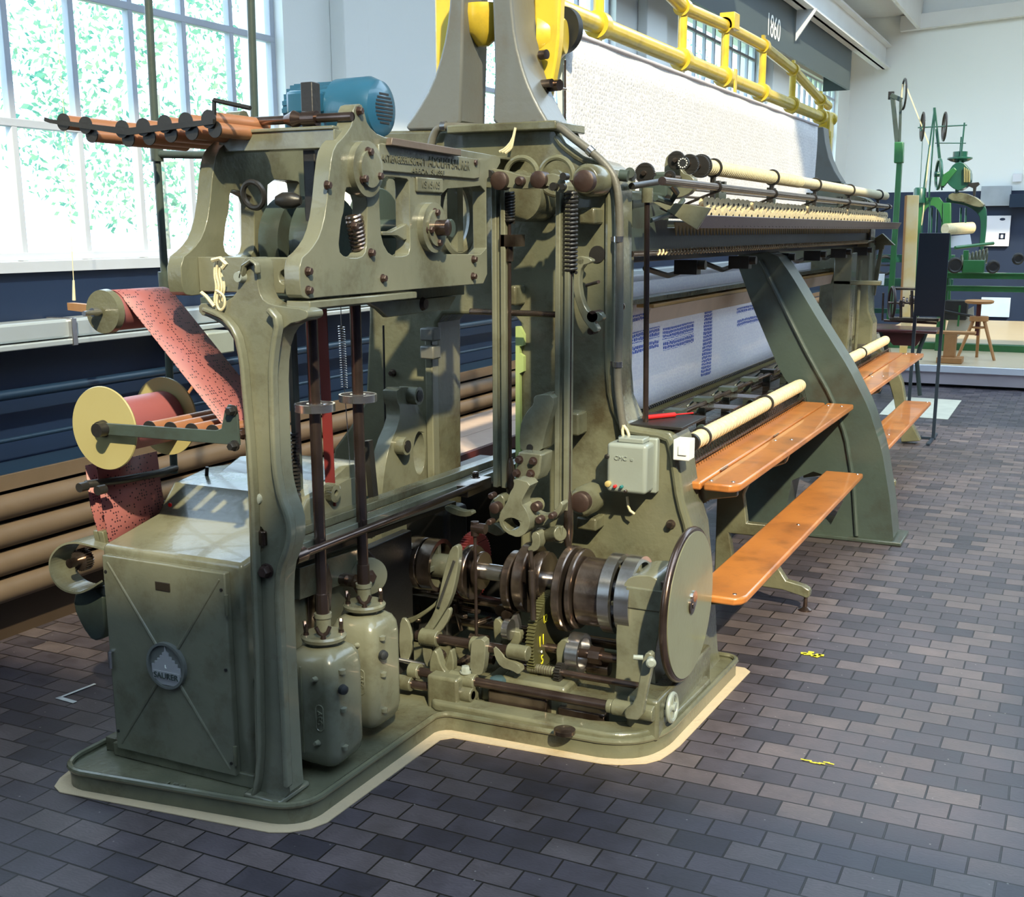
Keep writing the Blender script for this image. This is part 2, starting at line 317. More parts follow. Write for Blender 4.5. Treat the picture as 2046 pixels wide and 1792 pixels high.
def fin(name,mb,m,parent=None,bev=0,sm=38,label=None,cat=None,group=None,kind=None,uv=None,seg=2):
    if name in SPL and parent is not None:
        r=None
        for m_ in pieces(mb): r=fin('__'+SPL[name],m_,m,parent,bev,sm,seg=seg)
        return r
    name=name.lstrip('_')
    me=bpy.data.meshes.new(name); v=[Vector(p) for p in mb.v]
    lo=Vector([min(p[i] for p in v) for i in range(3)]); hi=Vector([max(p[i] for p in v) for i in range(3)]); c=(lo+hi)/2
    if parent is None: c.z=lo.z
    me.from_pydata([tuple(p-c) for p in v],[],mb.f); me.update()
    o=bpy.data.objects.new(name,me)
    for mm in (m if isinstance(m,(list,tuple)) else [m]): me.materials.append(mm)
    if sm: me.shade_smooth(); me.set_sharp_from_angle(angle=math.radians(sm))
    if uv:
        ul=me.uv_layers.new()
        for l in me.loops: ul.data[l.index].uv=uv[l.vertex_index]
    if bev:
        bm_=o.modifiers.new('bevel','BEVEL'); bm_.width=bev; bm_.segments=seg; bm_.limit_method='ANGLE'; bm_.angle_limit=math.radians(45)
    link(o)
    if parent is not None:
        o.parent=parent; base=parent.get('_w') ; o.location=c-Vector(WP[parent.name])
    else: o.location=c
    WP[o.name]=tuple(c)
    tag(o,label,cat,group,kind); return o
WP={}
def tag(o,label=None,cat=None,group=None,kind=None):
    for k,x in (('label',label),('category',cat),('group',group),('kind',kind)):
        if x: o[k]=x
def thing(name,loc,label,cat,group=None):
    o=link(bpy.data.objects.new(name,None)); o.empty_display_size=.1; o.location=loc; WP[o.name]=tuple(loc); tag(o,label,cat,group); return o
def dup(o,loc,label=None):
    r=o.copy(); link(r); r.location=loc
    if label: r['label']=label
    for ch in list(o.children):
        c=ch.copy(); link(c); c.parent=r
        for g in list(ch.children):
            d=g.copy(); link(d); d.parent=c
    return r
def text(name,s,size,loc,rot,m,parent=None,ext=.001,kind=None,align='CENTER',sx=1,width=None):
    cu=bpy.data.curves.new(name,'FONT'); cu.body=s; cu.size=size; cu.extrude=ext; cu.align_x=align; cu.align_y='CENTER'
    t=bpy.data.objects.new(name+'_tmp',cu); link(t); bpy.context.view_layer.update()
    me=bpy.data.meshes.new_from_object(t.evaluated_get(bpy.context.evaluated_depsgraph_get())); bpy.data.objects.remove(t)
    if width: xs=[v.co.x for v in me.vertices]; sx=width/(max(xs)-min(xs))
    R=Matrix(rot).transposed().to_4x4() @ Matrix.Diagonal((sx,1,1,1)); me.transform(R)
    o=bpy.data.objects.new(name,me); me.materials.append(m); link(o); l=Vector(loc)
    if parent is not None: o.parent=parent; o.location=l-Vector(WP[parent.name])
    else: o.location=l
    WP[o.name]=tuple(l); tag(o,kind=kind); return o
RY=((1,0,0),(0,0,1),(0,-1,0))    # text on a plane facing -y
RX=((0,1,0),(0,0,1),(1,0,0))     # text on a plane facing +x
def gearpts(cy,cz,r,n,h):
    o=[]
    for i in range(n):
        for q,rr in ((-.28,r-h),(-.14,r),(.14,r),(.28,r-h)):
            a=2*math.pi*(i+q)/n; o.append((cy+rr*math.cos(a),cz+rr*math.sin(a)))
    return o
def circ(cx,cy,r,n=24,ry=None): return [(cx+r*math.cos(2*math.pi*i/n),cy+(ry or r)*math.sin(2*math.pi*i/n)) for i in range(n)]
def lerp(a,b,t): return Vector(a)*(1-t)+Vector(b)*t
# ================================================================ THE ROOM
XW=-4.12; YF=22.3
fin('floor',MB().box((-4.42,-6,-.1),(8.5,22.3,0)),floor_mat(),kind='structure',sm=0)
def rc(x0,x1,y0,y1): return [(x0,y0),(x1,y0),(x1,y1),(x0,y1)]
fin('ceiling',MB().prism(rc(-4.42,8.7,-6.2,22.5),'z',6.7,.2,[rc(-.8,2.55,-3.42,4.3),rc(2.7,5.2,-3.42,4.3),rc(-3.6,5.4,10.5,17.4),rc(5.6,8.3,4.5,21.5)]),BEA,kind='structure',sm=0)  # unseen roof; openings shaped to steer the sun and fill light
fin('wall_right',MB().box((8.5,-6,0),(8.7,22.5,6.6)),NAV,kind='structure',sm=0)  # unseen side, kept dark to cut fill light on the machine
fin('wall_back',MB().box((-4.42,-6.2,0),(8.7,-6,6.6)),NAV,kind='structure',sm=0)  # unseen end of the hall, dark for less fill light
WIN=[(-3.2,.3),(2.30,5.64),(7.37,10.73),(12.62,15.98),(17.9,21.3)]
def rect(a,b,c,d): return [(a,c),(b,c),(b,d),(a,d)]
mb=MB().prism([(-6,1.50),(YF+.2,1.50),(YF+.2,6.5),(-6,6.5)],'x',XW,.3,[rect(a,b,1.53,4.0) for a,b in WIN])
fin('wall_left',mb,WLL,kind='structure',sm=0)
fin('wall_left',MB().box((XW-.3,-6,0),(XW-.001,YF,1.5)),NAV,kind='structure',sm=0)
fin('wall_far',MB().box((-4.42,YF,2.31),(8.7,YF+.2,6.6)),WLL,kind='structure',sm=0)
fin('wall_far',MB().box((-4.42,YF-.004,0),(8.5,YF+.2,2.31)),NAV,kind='structure',sm=0)
for i,(a,b) in enumerate(WIN):
    mb=MB(); n=9; st=(b-a)/n
    for k in range(n+1):
        y=a+k*st; wd=.016 if 0<k<n else .035
        mb.box((XW-.10,y-wd,1.53),(XW-.06,y+wd,4.0))
    for z in (1.55,2.11,2.69,3.27,3.82,3.99): mb.box((XW-.101,a,z-.018),(XW-.059,b,z+.018))
    wf=fin('window_%d'%(i+1),mb,WFR,kind='structure',bev=.004)
    fin('pane',MB().box((XW-.085,a,1.53),(XW-.080,b,4.0)),GLS,wf,sm=0)
fin('trim_1',MB().box((XW-.02,-2,1.485),(XW+.03,YF,1.53)),WFR,kind='structure')
mb=MB()
for (a,b) in ((6.09,6.36),(11.3,11.9),(16.3,17.3)): mb.box((XW,a,1.5),(XW+.10,b,4.3))
fin('trim_2',mb,WLL,kind='structure',bev=.01)
# overhead structure along the window wall
def ibeam(x,z0,z1,wd,y0,y1):
    return MB().box((x-wd/2,y0,z0),(x+wd/2,y1,z0+.03)).box((x-wd/2,y0,z1-.03),(x+wd/2,y1,z1)).box((x-.02,y0,z0),(x+.02,y1,z1))
bt=thing('ceiling_beam',(-3.6,15,4.39),'white steel beam along the window wall just above the slate banner','beam')
fin('girder',ibeam(-3.55,4.39,4.78,.22,6,22.25),BEA,bt,sm=0)
fin('gusset',MB().prism([(-3.66,4.39),(-3.40,4.39),(-3.66,4.02)],'y',W(1578,45,x=-3.66).y+.35,.03),BEA,bt,sm=0)
fin('trim_3',MB().box((-4.1,-5.9,5.25),(-3.0,22.25,5.33)).box((-3.03,-5.9,5.0),(-2.97,22.25,5.9)),BEA,kind='structure',sm=0)
bn=thing('wall_banner',(-3.78,16,3.83),'slate grey painted fascia board with white numerals above the tall windows','banner')
fin('fascia',MB().prism([(-3.72,3.82),(-3.68,3.82),(-3.68,4.41),(-3.72,4.41)],'y',9.8,10.1),BNR,bn,sm=0)
fin('return_end',MB().box((-4.1,19.89,3.82),(-3.72,19.93,4.4)),BNR,bn,sm=0)
c=W(1546,57,x=-3.676); text('numerals','1860',.36,(-3.676,c.y,c.z),RX,WHT,bn,sx=.95)
fin('trim_4',MB().prism([(-4.05,5.9),(2.3,7.6),(2.3,7.75),(-4.05,6.05)],'y',22.0,.28).prism([(-3.3,4.98),(3.5,5.35),(3.5,5.55),(-3.3,5.22)],'y',22.1,.15),BEA,kind='structure',sm=0)
# tree backdrop outside the windows
for i,(x,y,z,r,n) in enumerate([(-8.6,9.6,3.0,1.6,4200),(-10,14.6,2.2,2.0,4200),(-14,7.0,2.0,2.0,2200),(-10,21,3.6,2.4,4200),(-10.5,28.5,4.0,2.8,4200)]):
    tr=thing('tree',(x,y,-.15),['pale teal broadleaf tree outside the right panes of the nearest visible window','leafy tree outside the second tall window beyond the yellow frame','thin sparse low tree outside the left panes of the near window','big tree standing outside the third window','distant tall green tree outside the window nearest the far corner'][i],'tree')
    mb=MB()
    for k in range(n):
        a,b_=random.uniform(0,2*math.pi),math.acos(random.uniform(-1,1)); q=r*random.uniform(.25,1)**.5
        c=Vector((x+q*math.sin(b_)*math.cos(a),y+1.2*q*math.sin(b_)*math.sin(a),z+.9*q*math.cos(b_)))
        u=Vector((random.uniform(-1,1),random.uniform(-1,1),random.uniform(-1,1))).normalized(); v=u.cross(Vector((random.random(),1,.3))).normalized(); s_=random.uniform(.02,.05)
        b0=len(mb.v); mb.v+=[tuple(c-u*s_),tuple(c+v*s_*.6),tuple(c+u*s_),tuple(c-v*s_*.6)]; mb.f.append((b0,b0+1,b0+2,b0+3))
    fin('foliage',mb,LEAF,tr,sm=0)
    fin('trunk',MB().cyl((x,y,-.15),(x,y,z),.07,.03),mat('pale_bark',(.35,.36,.33),.8),tr)
fin('ground',MB().box((-60,-10,-.3),(-4.6,80,-.15)),mat('grass_ground',(.25,.36,.15),.8),kind='structure',sm=0)
# ---------------------------------------------------------------- along the window wall: duct, rail, shelf rack with tubes
dt=thing('cable_duct',(-4.03,8,1.2),'long silver cable duct fixed along the navy wall under the windows','duct')
fin('channel',MB().box((-4.11,-1,1.205),(-3.98,16,1.285)),DUC,dt,bev=.012)
fin('lower_lip',MB().box((-4.11,-1,1.175),(-3.965,16,1.20)),DUC,dt,bev=.005)
fin('joint_strap',MB().box((-4.113,3.80,1.17),(-3.96,3.83,1.29)),STL,dt,bev=.003)
bx=thing('socket_box',(-3.93,4.35,1.08),'grey junction box hanging beneath the silver wall duct','junction box')
fin('box',MB().box((-4.0,4.55,1.06),(-3.85,4.75,1.17)),SWT,bx,bev=.008); fin('plug',MB().box((-3.95,4.6,1.03),(-3.9,4.68,1.06)),BLK,bx)
fin('lead',MB().tube([(-3.92,4.64,1.03),(-3.9,4.62,.99),(-3.93,4.55,.94),(-3.98,4.52,.86)],.008),COP,bx)
rl=fin('wall_rail',MB().cyl((-4.02,-1,.99),(-4.02,18,.99),.022),NV2,label='thin navy pipe rail running along the navy wall below the silver duct',cat='pipe')
fin('wall_rail_low',MB().cyl((-4.03,-1,.80),(-4.03,18,.80),.01),NV2) ; bpy.data.objects['wall_rail_low'].name='wall_wire'; bpy.data.objects['wall_wire']['label']='thin dark blue rod on the navy wall, lowest of the wall lines'; bpy.data.objects['wall_wire']['category']='rod'
sh=thing('tube_rack',(-3.95,8,0),'long low navy topped shelf rack holding brown tubes along the window wall','rack')
fin('top_board',MB().box((-4.11,-1,.665),(-3.86,20,.695)),NV2,sh,sm=0)
fin('edge_strip',MB().box((-3.86,-1,.64),(-3.84,20,.70)),TUB,sh,sm=0)
fin('plinth_board',MB().box((-4.11,-1,0),(-3.93,20,.19)),mat('brown_black_board',(.045,.03,.02),.5),sh,sm=0)
for k in range(8): fin('upright',MB().box((-4.1,-.5+k*2.6,.19),(-4.05,-.44+k*2.6,.665)),TUB,sh,sm=0)
for k,z in enumerate((.575,.462,.35,.24)):
    fin('cardboard_tube',MB().lathe([(0,.03),(0,.05),(20.5,.05),(20.5,.03)],(-3.84,-.8,z),(0,1,0),24),TUB,label=['long brown cardboard tube, topmost of the stack beside the wall rack','long brown cardboard tube, second from the top of the wall stack','long brown cardboard tube, third from the top of the wall stack','long brown cardboard tube, lowest of the stack near the floor'][k],cat='tube',group='cardboard tubes on the wall rack')
wb=thing('wooden_walkway',(-3.35,8,0),'low pale plank walkway behind the machine with dark red front edge','walkway')
fin('planks',MB().box((-3.7,4.6,.40),(-3.35,15,.43)).box((-3.345,4.6,.40),(-3.1,15,.43)),WOD,wb,sm=0)
fin('edge',MB().box((-3.1,4.6,.36),(-3.07,15,.43)),DRD,wb,sm=0)
for k in range(4): fin('leg',MB().box((-3.6,5+k*3,0),(-3.2,5.08+k*3,.40)),DRK,wb,sm=0)
fin('cardboard_tube',MB().cyl((-3.0,4.7,.22),(-3.0,14,.22),.075,n=28),TUB,label='wide brown tube lying in front of the pale plank walkway',cat='tube')
# hanging cord + wooden bar at far left
hc=thing('hanging_cord',W(148,600,y=3.6),'frayed pale cord hanging in front of the window ending at a wooden bar','cord')
fin('cord',MB().tube([(W(140,380,y=3.6).x,3.6,5.25),W(140,380,y=3.6),W(142,470,y=3.6),W(147,560,y=3.6),W(148,600,y=3.6)],.0016,6),CRM,hc)
fin('tassel',MB().cyl(W(147,560,y=3.6),W(148,600,y=3.6),.004,.007,8),CRM,hc)
fin('wooden_bar',MB().bar(W(142,612,y=3.6),W(190,617,y=3.45),.03,.03),STO,hc)
# ================================================================ MAIN MACHINE
YP=3.98
MA=thing('embroidery_machine',(-2,6.5,0),'huge olive green cast iron schiffli embroidery machine with cams and levers','machine')
# plinth
L_=[(-2.70,2.44),(-2.64,2.38),(-1.92,2.47),(-1.86,2.53),(-1.845,3.25),(-1.24,3.27),(-1.14,3.33),(-1.10,3.44),(-1.07,4.2),(-3.1,4.2),(-3.1,3.7),(-2.78,3.55),(-2.70,3.2)]
L_=chai(L_,2)
fin('base_plinth',MB().prism(L_,'z',.055,.055),GRN,MA,bev=.008)
rim=[(p[0],p[1],.062) for p in L_]
fin('plinth_rim',MB().tube(rim+[rim[0]],.010,8),GRN,MA)
gr=[(-2.74,2.44),(-2.685,2.345),(-1.905,2.425),(-1.82,2.51),(-1.80,3.20),(-1.22,3.235),(-1.10,3.31),(-1.07,3.44),(-1.03,4.25),(-3.0,4.25),(-3.0,3.7),(-2.85,3.5),(-2.76,3.2)]
fin('trim_5',MB().prism(chai(gr,1),'z',.004,.003),GRT,kind='structure',sm=0)
text('cast_numerals','155',.05,W(345,1572,z=.057),((1,.08,0),(-.08,1,0),(0,0,1)),GR2,MA,ext=.004)
# stepped castings on the right of the plinth
fin('bearing_bed',MB().box((-1.78,3.42,.05),(-1.12,3.95,.13)).box((-1.70,3.40,.05),(-1.45,3.60,.16)).box((-1.22,3.36,.05),(-1.11,3.95,.19)),GRN,MA,bev=.012)
fin('corner_block',MB().box((-1.92,3.29,.04),(-1.80,3.42,.17)).box((-1.83,3.33,.04),(-1.78,3.42,.14)),GRN,MA,bev=.01)
rb_=chai([(-1.90,3.262),(-1.24,3.275),(-1.145,3.335),(-1.105,3.44),(-1.085,3.9),(-1.15,3.9),(-1.16,3.50),(-1.20,3.42),(-1.30,3.36),(-1.90,3.35)],1)
fin('raised_base_rim',MB().prism(rb_,'z',.088,.035),GRN,MA,bev=.010,seg=3)
fin('rusty_step',MB().box((-1.72,3.36,.05),(-1.50,3.44,.125)).box((-1.47,3.38,.05),(-1.30,3.46,.10)),OIL,MA,bev=.006)
fin('hex_plug',MB().lathe([(0,.03),(.03,.03),(.035,.02)],(-1.70,3.40,.125),(0,0,1),8),mat('blue_green_cap',(.05,.09,.11),.35),MA)
fin('drain_cap',MB().lathe([(0,.035),(.012,.035),(.014,.03)],W(1128,1464,z=.088),(0,0,1)),OIL,MA)
# end frame
P1=[(735,262),(1112,256),(1128,285),(1165,312),(1200,322),(1219,338),(1226,372),(1224,720),(1230,800),(1252,850),(1340,864),(1350,885),(1366,1000),(1385,1060),(1398,1200),(1405,1330),(1422,1392),(1035,1300),(1040,1000),(1040,645),(1025,628),(885,628),(872,645),(874,900),(882,1290),(600,1240),(655,960),(668,895),(700,850),(730,800),(737,640),(733,300)]
fr=PY(P1,YP)
fm=MB().prism(fr,'y',YP,.20)
F1=fin('end_frame',fm,GRN,MA,bev=.012,seg=3)
rimpts=[(1112,272),(1126,292),(1160,318),(1198,330),(1212,344),(1218,374),(1216,720),(1222,800),(1246,858),(1334,872),(1342,890),(1357,1000),(1376,1062),(1388,1200)]
fin('rim_bead',MB().tube([(a,YP-.004,b) for a,b in chai(PY(rimpts,YP),1,False)],.013,8),GRN,F1)
fin('top_flange',MB().box((PY([(905,270)],YP)[0][0],YP-.05,2.0),(PY([(1122,268)],YP)[0][0],YP+.22,2.03)),GRN,F1,bev=.005)
# inner edge with hook notches; its lit look is put into the lime colour
nt_=[(1030,652),(1038,652),(1046,668),(1046,690),(1038,692),(1038,706),(1046,712),(1046,742),(1038,746),(1040,975),(1030,975)]
fin('notched_strip',MB().prism(PY(nt_,YP-.02),'y',YP-.02,.02),LIM,F1)
# horns
HL=[(802,262),(830,225),(862,170),(884,100),(896,30),(903,-120),(928,-120),(924,100),(920,258)]
HR=[(983,258),(988,150),(985,50),(978,-120),(1018,-120),(1022,0),(1030,80),(1048,150),(1072,205),(1102,255)]
def horn(pts,y,nm='horn'):
    return fin(nm,MB().prism(chai(PY(pts,YP),1),'y',y,.20),GRE,MA,bev=.01,seg=3)
horn(HL,YP); horn(HR,YP)
# far end frame + its horns (same castings further down the hall)
D=9.42
frf=MB().prism([(min(a,-1.47),b) for a,b in fr],'y',D,.22); fin('end_frame',frf,GRN,MA,bev=.012)
for h in (HL,HR):
    q=[p for p in PY(h,YP)]; fin('horn',MB().prism([(a,min(b,2.42)) for a,b in q],'y',D,.2),GRE,MA,bev=.01)
ff=PY([(1736,490),(1748,490),(1742,600),(1743,650),(1752,690),(1790,735),(1802,765),(1812,830),(1838,882),(1800,885),(1785,800),(1768,740),(1736,700),(1727,650),(1731,560)],9.6)
fin('frame_brace',MB().prism(ff,'y',9.62,.10),GRN,MA,bev=.008)
# middle legs (curved struts)
ML=[(1466,508),(1548,503),(1580,548),(1635,640),(1695,735),(1735,815),(1762,900),(1778,1000),(1786,1087),(1690,1078),(1440,1050),(1440,1010),(1560,860),(1600,800),(1560,745),(1507,620)]
hole=[(1572,1010),(1582,960),(1625,942),(1665,955),(1685,1000),(1660,1048),(1600,1045)]
YM=6.40
mlf=fin('middle_strut',MB().prism(PY(chai(ML,1),YM),'y',YM,.22,[PY(hole,YM)]),GDK,MA,bev=.015,seg=3)
fin('strut_rib',MB().tube([(a,YM-.004,b) for a,b in chai(PY([(1520,520),(1560,600),(1610,700),(1660,790),(1690,870),(1705,960),(1712,1070)],YM),1,False)],.012,8),GDK,mlf)
fin('strut_foot',MB().box((-1.30,YM-.03,0),(-.775,YM+.27,.022)),GDK,mlf,bev=.006)
# ---- long members along the machine
Y0,Y1=4.18,9.5
def long_box(name,x0,x1,z0,z1,m,y0=Y0,y1=Y1,par=None,bev=.004): return fin(name,MB().box((x0,y0,z0),(x1,y1,z1)),m,par or MA,bev=bev)
long_box('needle_beam',-1.72,-1.55,1.575,1.665,GDK)
long_box('lower_channel',-1.74,-1.62,1.53,1.575,DRK)
long_box('back_rail',-1.95,-1.80,1.62,1.70,GDK)
long_box('guide_plate',-1.72,-1.66,1.705,1.72,DRK,y0=4.7)
long_box('guide_plate',-1.78,-1.74,1.755,1.775,STL,y0=4.7)
mb=MB(); n=95
tt=[(4.7,1.69)]
for k in range(n): y=4.7+k*.05; tt+=[(y+.005,1.69)] if 0 else []
pts_=[(4.7,1.685)]+[(9.45,1.685)]
for k in reversed(range(n)): y=4.7+k*.05; pts_+=[(y+.046,1.672),(y+.025,1.632),(y+.004,1.672)]
mb.prism(pts_,'x',-1.535,.004)
fin('saw_tooth_comb',mb,REE,MA,sm=0)
mb=MB().cyl((-1.53,Y0,1.568),(-1.53,9.75,1.568),.011,n=12); 
cr_=fin('corded_rod',mb,OIL,MA); mb=MB()
for k in range(110): y=4.45+k*.044; mb.tube([(-1.521,y,1.558),(-1.517,y+.012,1.568),(-1.522,y+.024,1.579)],.0045,4)
fin('cord_wrapping',mb,SPO,cr_)
mb=MB()
for k in range(6): y=4.9+k*.85; mb.box((-1.60,y,1.47),(-1.50,y+.06,1.53)); mb.lathe([(0,.02),(.03,.02)],(-1.50,y+.03,1.51),(1,0,0),12); mb.tube([(-1.66,y-.2,1.50),(-1.66,y+.1,1.46),(-1.66,y+.4,1.48)],.012,6)
fin('rod_brackets',mb,DRK,MA)
# upper wound roller, pipe rails
ra=W(1404,331,x=-1.5); rb=W(1768,391,x=-1.5)
RO=fin('thread_roller',MB().cyl((-1.5,ra.y,1.915),(-1.5,9.85,1.915),.030,n=24),CRM,MA)
mb=MB()
for k in range(60): mb.ring((-1.5,ra.y+.05+k*.03,1.915),(0,1,0),.0305,.0016,24,5)
fin('thread_windings',mb,CRM,RO)
mb=MB()
for y in (5.1,6.15,7.2,8.3,9.5): mb.ring((-1.5,y,1.915),(0,1,0),.035,.006,24,6); mb.box((-1.51,y-.01,1.75),(-1.49,y+.01,1.885))
fin('roller_clips',mb,DRK,RO)
fin('roller_end_disc',MB().lathe([(0,.048),(.012,.048),(.012,.02),(.03,.02)],(-1.5,ra.y-.03,1.915),(0,1,0)),DRK,RO)
pa=W(1330,367,x=-1.35)
PR=fin('pipe_rail',MB().lathe([(0,.010),(0,.015),(5.25,.015),(5.25,.010)],(-1.38,pa.y+.05,1.822),(0,1,0),16),ROD,MA)
mb=MB()
for y in (4.75,5.7,6.6,7.6,8.6,9.2): mb.ring((-1.38,y,1.822),(0,1,0),.017,.005,16,6); mb.tube([(-1.38,y,1.805),(-1.45,y,1.78),(-1.6,y,1.72)],.006,6)
fin('rail_clips',mb,DRK,PR)
mb=MB()
for (x,z) in ((-1.62,1.86),(-1.66,1.80),(-1.72,1.84),(-1.60,1.76)): mb.cyl((x,4.9,z),(x,9.5,z),.006,n=8)
fin('thread_wires',mb,OIL,MA)
mb=MB()
for k in range(120):
    y=4.95+k*.037; mb.tube([(-1.60,y,1.765),(-1.57,y+.01,1.74),(-1.555,y,1.70)],.0015,4)
fin('needle_row',mb,STL,MA,kind='stuff')
mb=MB()
for k in range(5):
    y=5.3+k*.95; mb.prism([(y,1.70),(y+.12,1.70),(y+.12,1.72),(y+.09,1.75),(y+.12,1.80),(y+.12,1.87),(y+.09,1.87),(y+.08,1.82),(y+.04,1.82),(y+.03,1.87),(y,1.87),(y,1.80),(y+.03,1.75),(y,1.72)],'x',-1.53,.02)
fin('roller_brackets',mb,GDK,MA)
# trough of bobbins
tp=PX([(1347,432),(1366,470),(1775,454),(1655,430)],-1.40)
mb=MB(); 
for (xx,z) in ((-1.36,1.645),): pass
mb.prism([(-1.52,1.735),(-1.50,1.742),(-1.36,1.672),(-1.335,1.71),(-1.33,1.708),(-1.355,1.660),(-1.36,1.662)],'y',4.45,5.15)
TRO=fin('bobbin_trough',mb,mat('brown_lilac_sheet_metal',(.17,.13,.14),.35,.4,(.12,.09,.10),.5,10),MA,bev=.002)
fin('trough_end_plate',MB().prism([(-1.54,1.76),(-1.36,1.655),(-1.31,1.735),(-1.40,1.75)],'y',4.43,.02),GR2,TRO,bev=.002)
# bobbins standing in the trough
mb=MB().lathe([(0,.0065),(.0015,.0065),(.0016,.026),(.005,.026),(.006,.008),(.022,.008),(.023,.021),(.028,.021)],(0,0,0),(0,1,0),18)
b0=fin('thread_bobbin',mb,[SPO,DRK],label='small cream thread bobbin lined up in the lilac trough of the machine',cat='bobbin',group='cream thread bobbins in the trough')
for p_ in b0.data.polygons:
    if p_.center.y<-.0115 and (p_.center.x**2+p_.center.z**2)**.5<.0085 and abs(p_.normal.y)<.5 or (len(p_.vertices)>6 and p_.center.y<0): p_.material_index=1
cnt=0
for row,(xx,zz,n) in enumerate(((-1.43,1.735,60),(-1.375,1.690,46))):
    for k in range(n):
        if row==0 and k%15 in (9,): continue
        o=b0 if cnt==0 else b0.copy()
        o['label']='cream thread bobbin in the raised back row of the lilac trough' if row==0 else 'cream thread bobbin in the low front row of the lilac trough'; o['group']='back row of cream bobbins in the trough' if row==0 else 'front row of cream bobbins in the trough'
        if cnt: link(o)
        y=4.75+k*.079 if row==0 else 4.52+k*.104
        o.location=(xx,y,zz+random.uniform(-.003,.003)); o.rotation_euler=(random.uniform(-.05,.05),0,1.32+random.uniform(-.10,.10)); cnt+=1
mb=MB()
for k in range(70): y=4.8+k*.067; mb.tube([(-1.345,y-.03,1.668),(-1.49,y+.05,1.752)],.0018,4)
fin('trough_wires',mb,STL,TRO)
# thread drive head
hd=fin('drive_head',MB().box((-1.74,4.2,1.68),(-1.56,4.7,1.80)).box((-1.66,4.6,1.78),(-1.54,4.85,1.88)),GDK,MA,bev=.010)
def geary(name,x,z,r,n,y,th,m,par,h=.004): return fin(name,MB().prism(gearpts(x,z,r,n,h),'y',y,th),m,par,bev=.001)
def gear(name,y,z,r,n,x,th,m,par,h=.006,hole=None): return fin(name,MB().prism(gearpts(y,z,r,n,h),'x',x,th,[circ(y,z,hole)] if hole else ()),m,par,bev=.001)
for (px,py,rr,y) in ((1287,346,.040,4.42),(1350,320,.036,4.60),(1376,328,.040,4.70),(1337,352,.022,4.45),(1396,332,.046,4.86)):
    c=W(px,py,y=y); geary('gear_wheel',c.x,c.z,rr,40,y,.018,DRK,hd,.003); fin('hub',MB().lathe([(0,.010),(.012,.009)],(c.x,y,c.z),(0,-1,0)),OIL,hd)
    fin('gear_spindle',MB().cyl((c.x,y,c.z),(c.x,y+.12,c.z),.008),OIL,hd)
c=W(1366,326,y=4.60); fin('index_disc',MB().lathe([(0,.024),(.01,.024)],(c.x,4.60,c.z),(0,-1,0)),BLK,hd)
mb=MB()
for k in range(12): mb.lathe([(0,.0028),(.002,.0028)],(c.x+.017*math.cos(k*.5236),4.589,c.z+.017*math.sin(k*.5236)),(0,-1,0),6)
fin('index_dots',mb,WHT,hd)
hp=[(1326,360),(1328,318),(1338,306),(1350,308),(1360,322),(1362,345),(1385,352),(1390,372),(1372,392),(1340,398),(1322,385)]
fin('head_casting',MB().prism(chai(PY(hp,4.66),1),'y',4.66,.05),GR2,hd,bev=.005)
fin('worm_shaft',MB().cyl(W(1262,372,x=-1.5),W(1335,360,x=-1.5),.012),DRK,hd)
mb=MB()
for (a,b,r) in (((1262,352),(1258,345),.018),((1238,350),(1255,352),.02)): mb.cyl(W(*a,x=-1.5),W(*b,x=-1.47),r)
mb.box(W(1265,400,x=-1.55),W(1300,470,x=-1.62)).tube([W(1310,395,x=-1.48),W(1340,405,x=-1.45),W(1352,385,x=-1.42),W(1340,368,x=-1.42)],.012,8).tube([W(1300,440,x=-1.5),W(1345,425,x=-1.47),W(1365,400,x=-1.47)],.010,8)
fin('lever_cluster',mb,GDK,hd)
vr=fin('vertical_drive_rod',MB().cyl(W(1293,395,x=-1.42),W(1290,856,x=-1.42),.010,n=14),ROD,MA)
fin('rod_collar',MB().lathe([(0,.02),(.05,.02)],W(1293,405,x=-1.42),(0,0,1)),GRN,vr)
# right rail of the end frame (I-section strut beside the frame)
q=W(1255,850,y=4.3); fin('side_rail',MB().box((q.x-.02,4.22,.9),(q.x+.012,4.30,1.84)).box((q.x-.06,4.24,.9),(q.x-.02,4.28,1.84)),GRN,MA,bev=.004)
# ---- lower bed
long_box('lower_bed',-2.0,-1.55,.58,.66,DRK)
long_box('bed_front_beam',-1.56,-1.50,.66,.72,GRN)
long_box('front_cream_strip',-1.86,-1.84,.79,.83,REE,y0=4.2)
mb=MB(); 
for k in range(170): y=4.25+k*.03; mb.lathe([(0,.009),(.012,.009)],(-1.82,y,.835),(0,1,0),6)
fin('link_chain',mb,DRK,MA,kind='stuff')
long_box('bed_guide',-1.80,-1.72,.76,.80,GRN)
mb=MB()
for (x,z,r) in ((-1.60,.85,.010),(-1.50,.79,.010),(-1.45,.75,.008),(-1.66,.78,.014),(-1.56,.73,.014),(-1.38,.70,.012),(-1.30,.63,.012),(-1.34,.76,.007)): mb.cyl((x,4.25,z),(x,9.4,z),r,n=10)
fin('bed_rods',mb,ROD,MA)
mb=MB()
for k in range(11):
    y=4.6+k*.43; mb.box((-1.65,y,.66),(-1.61,y+.02,.86)); mb.box((-1.66,y-.03,.85),(-1.58,y+.05,.87)); mb.lathe([(0,.018),(.02,.018)],(-1.5,y,.79),(0,1,0),12); mb.tube([(-1.7,y,.82),(-1.66,y+.05,.86),(-1.62,y+.08,.82)],.006,6)
fin('rod_posts',mb,GDK,MA)
for y in (5.35,5.75): fin('steel_plate',MB().box((-1.62,y,.835),(-1.44,y+.12,.84)),STL,MA)
mb=MB()
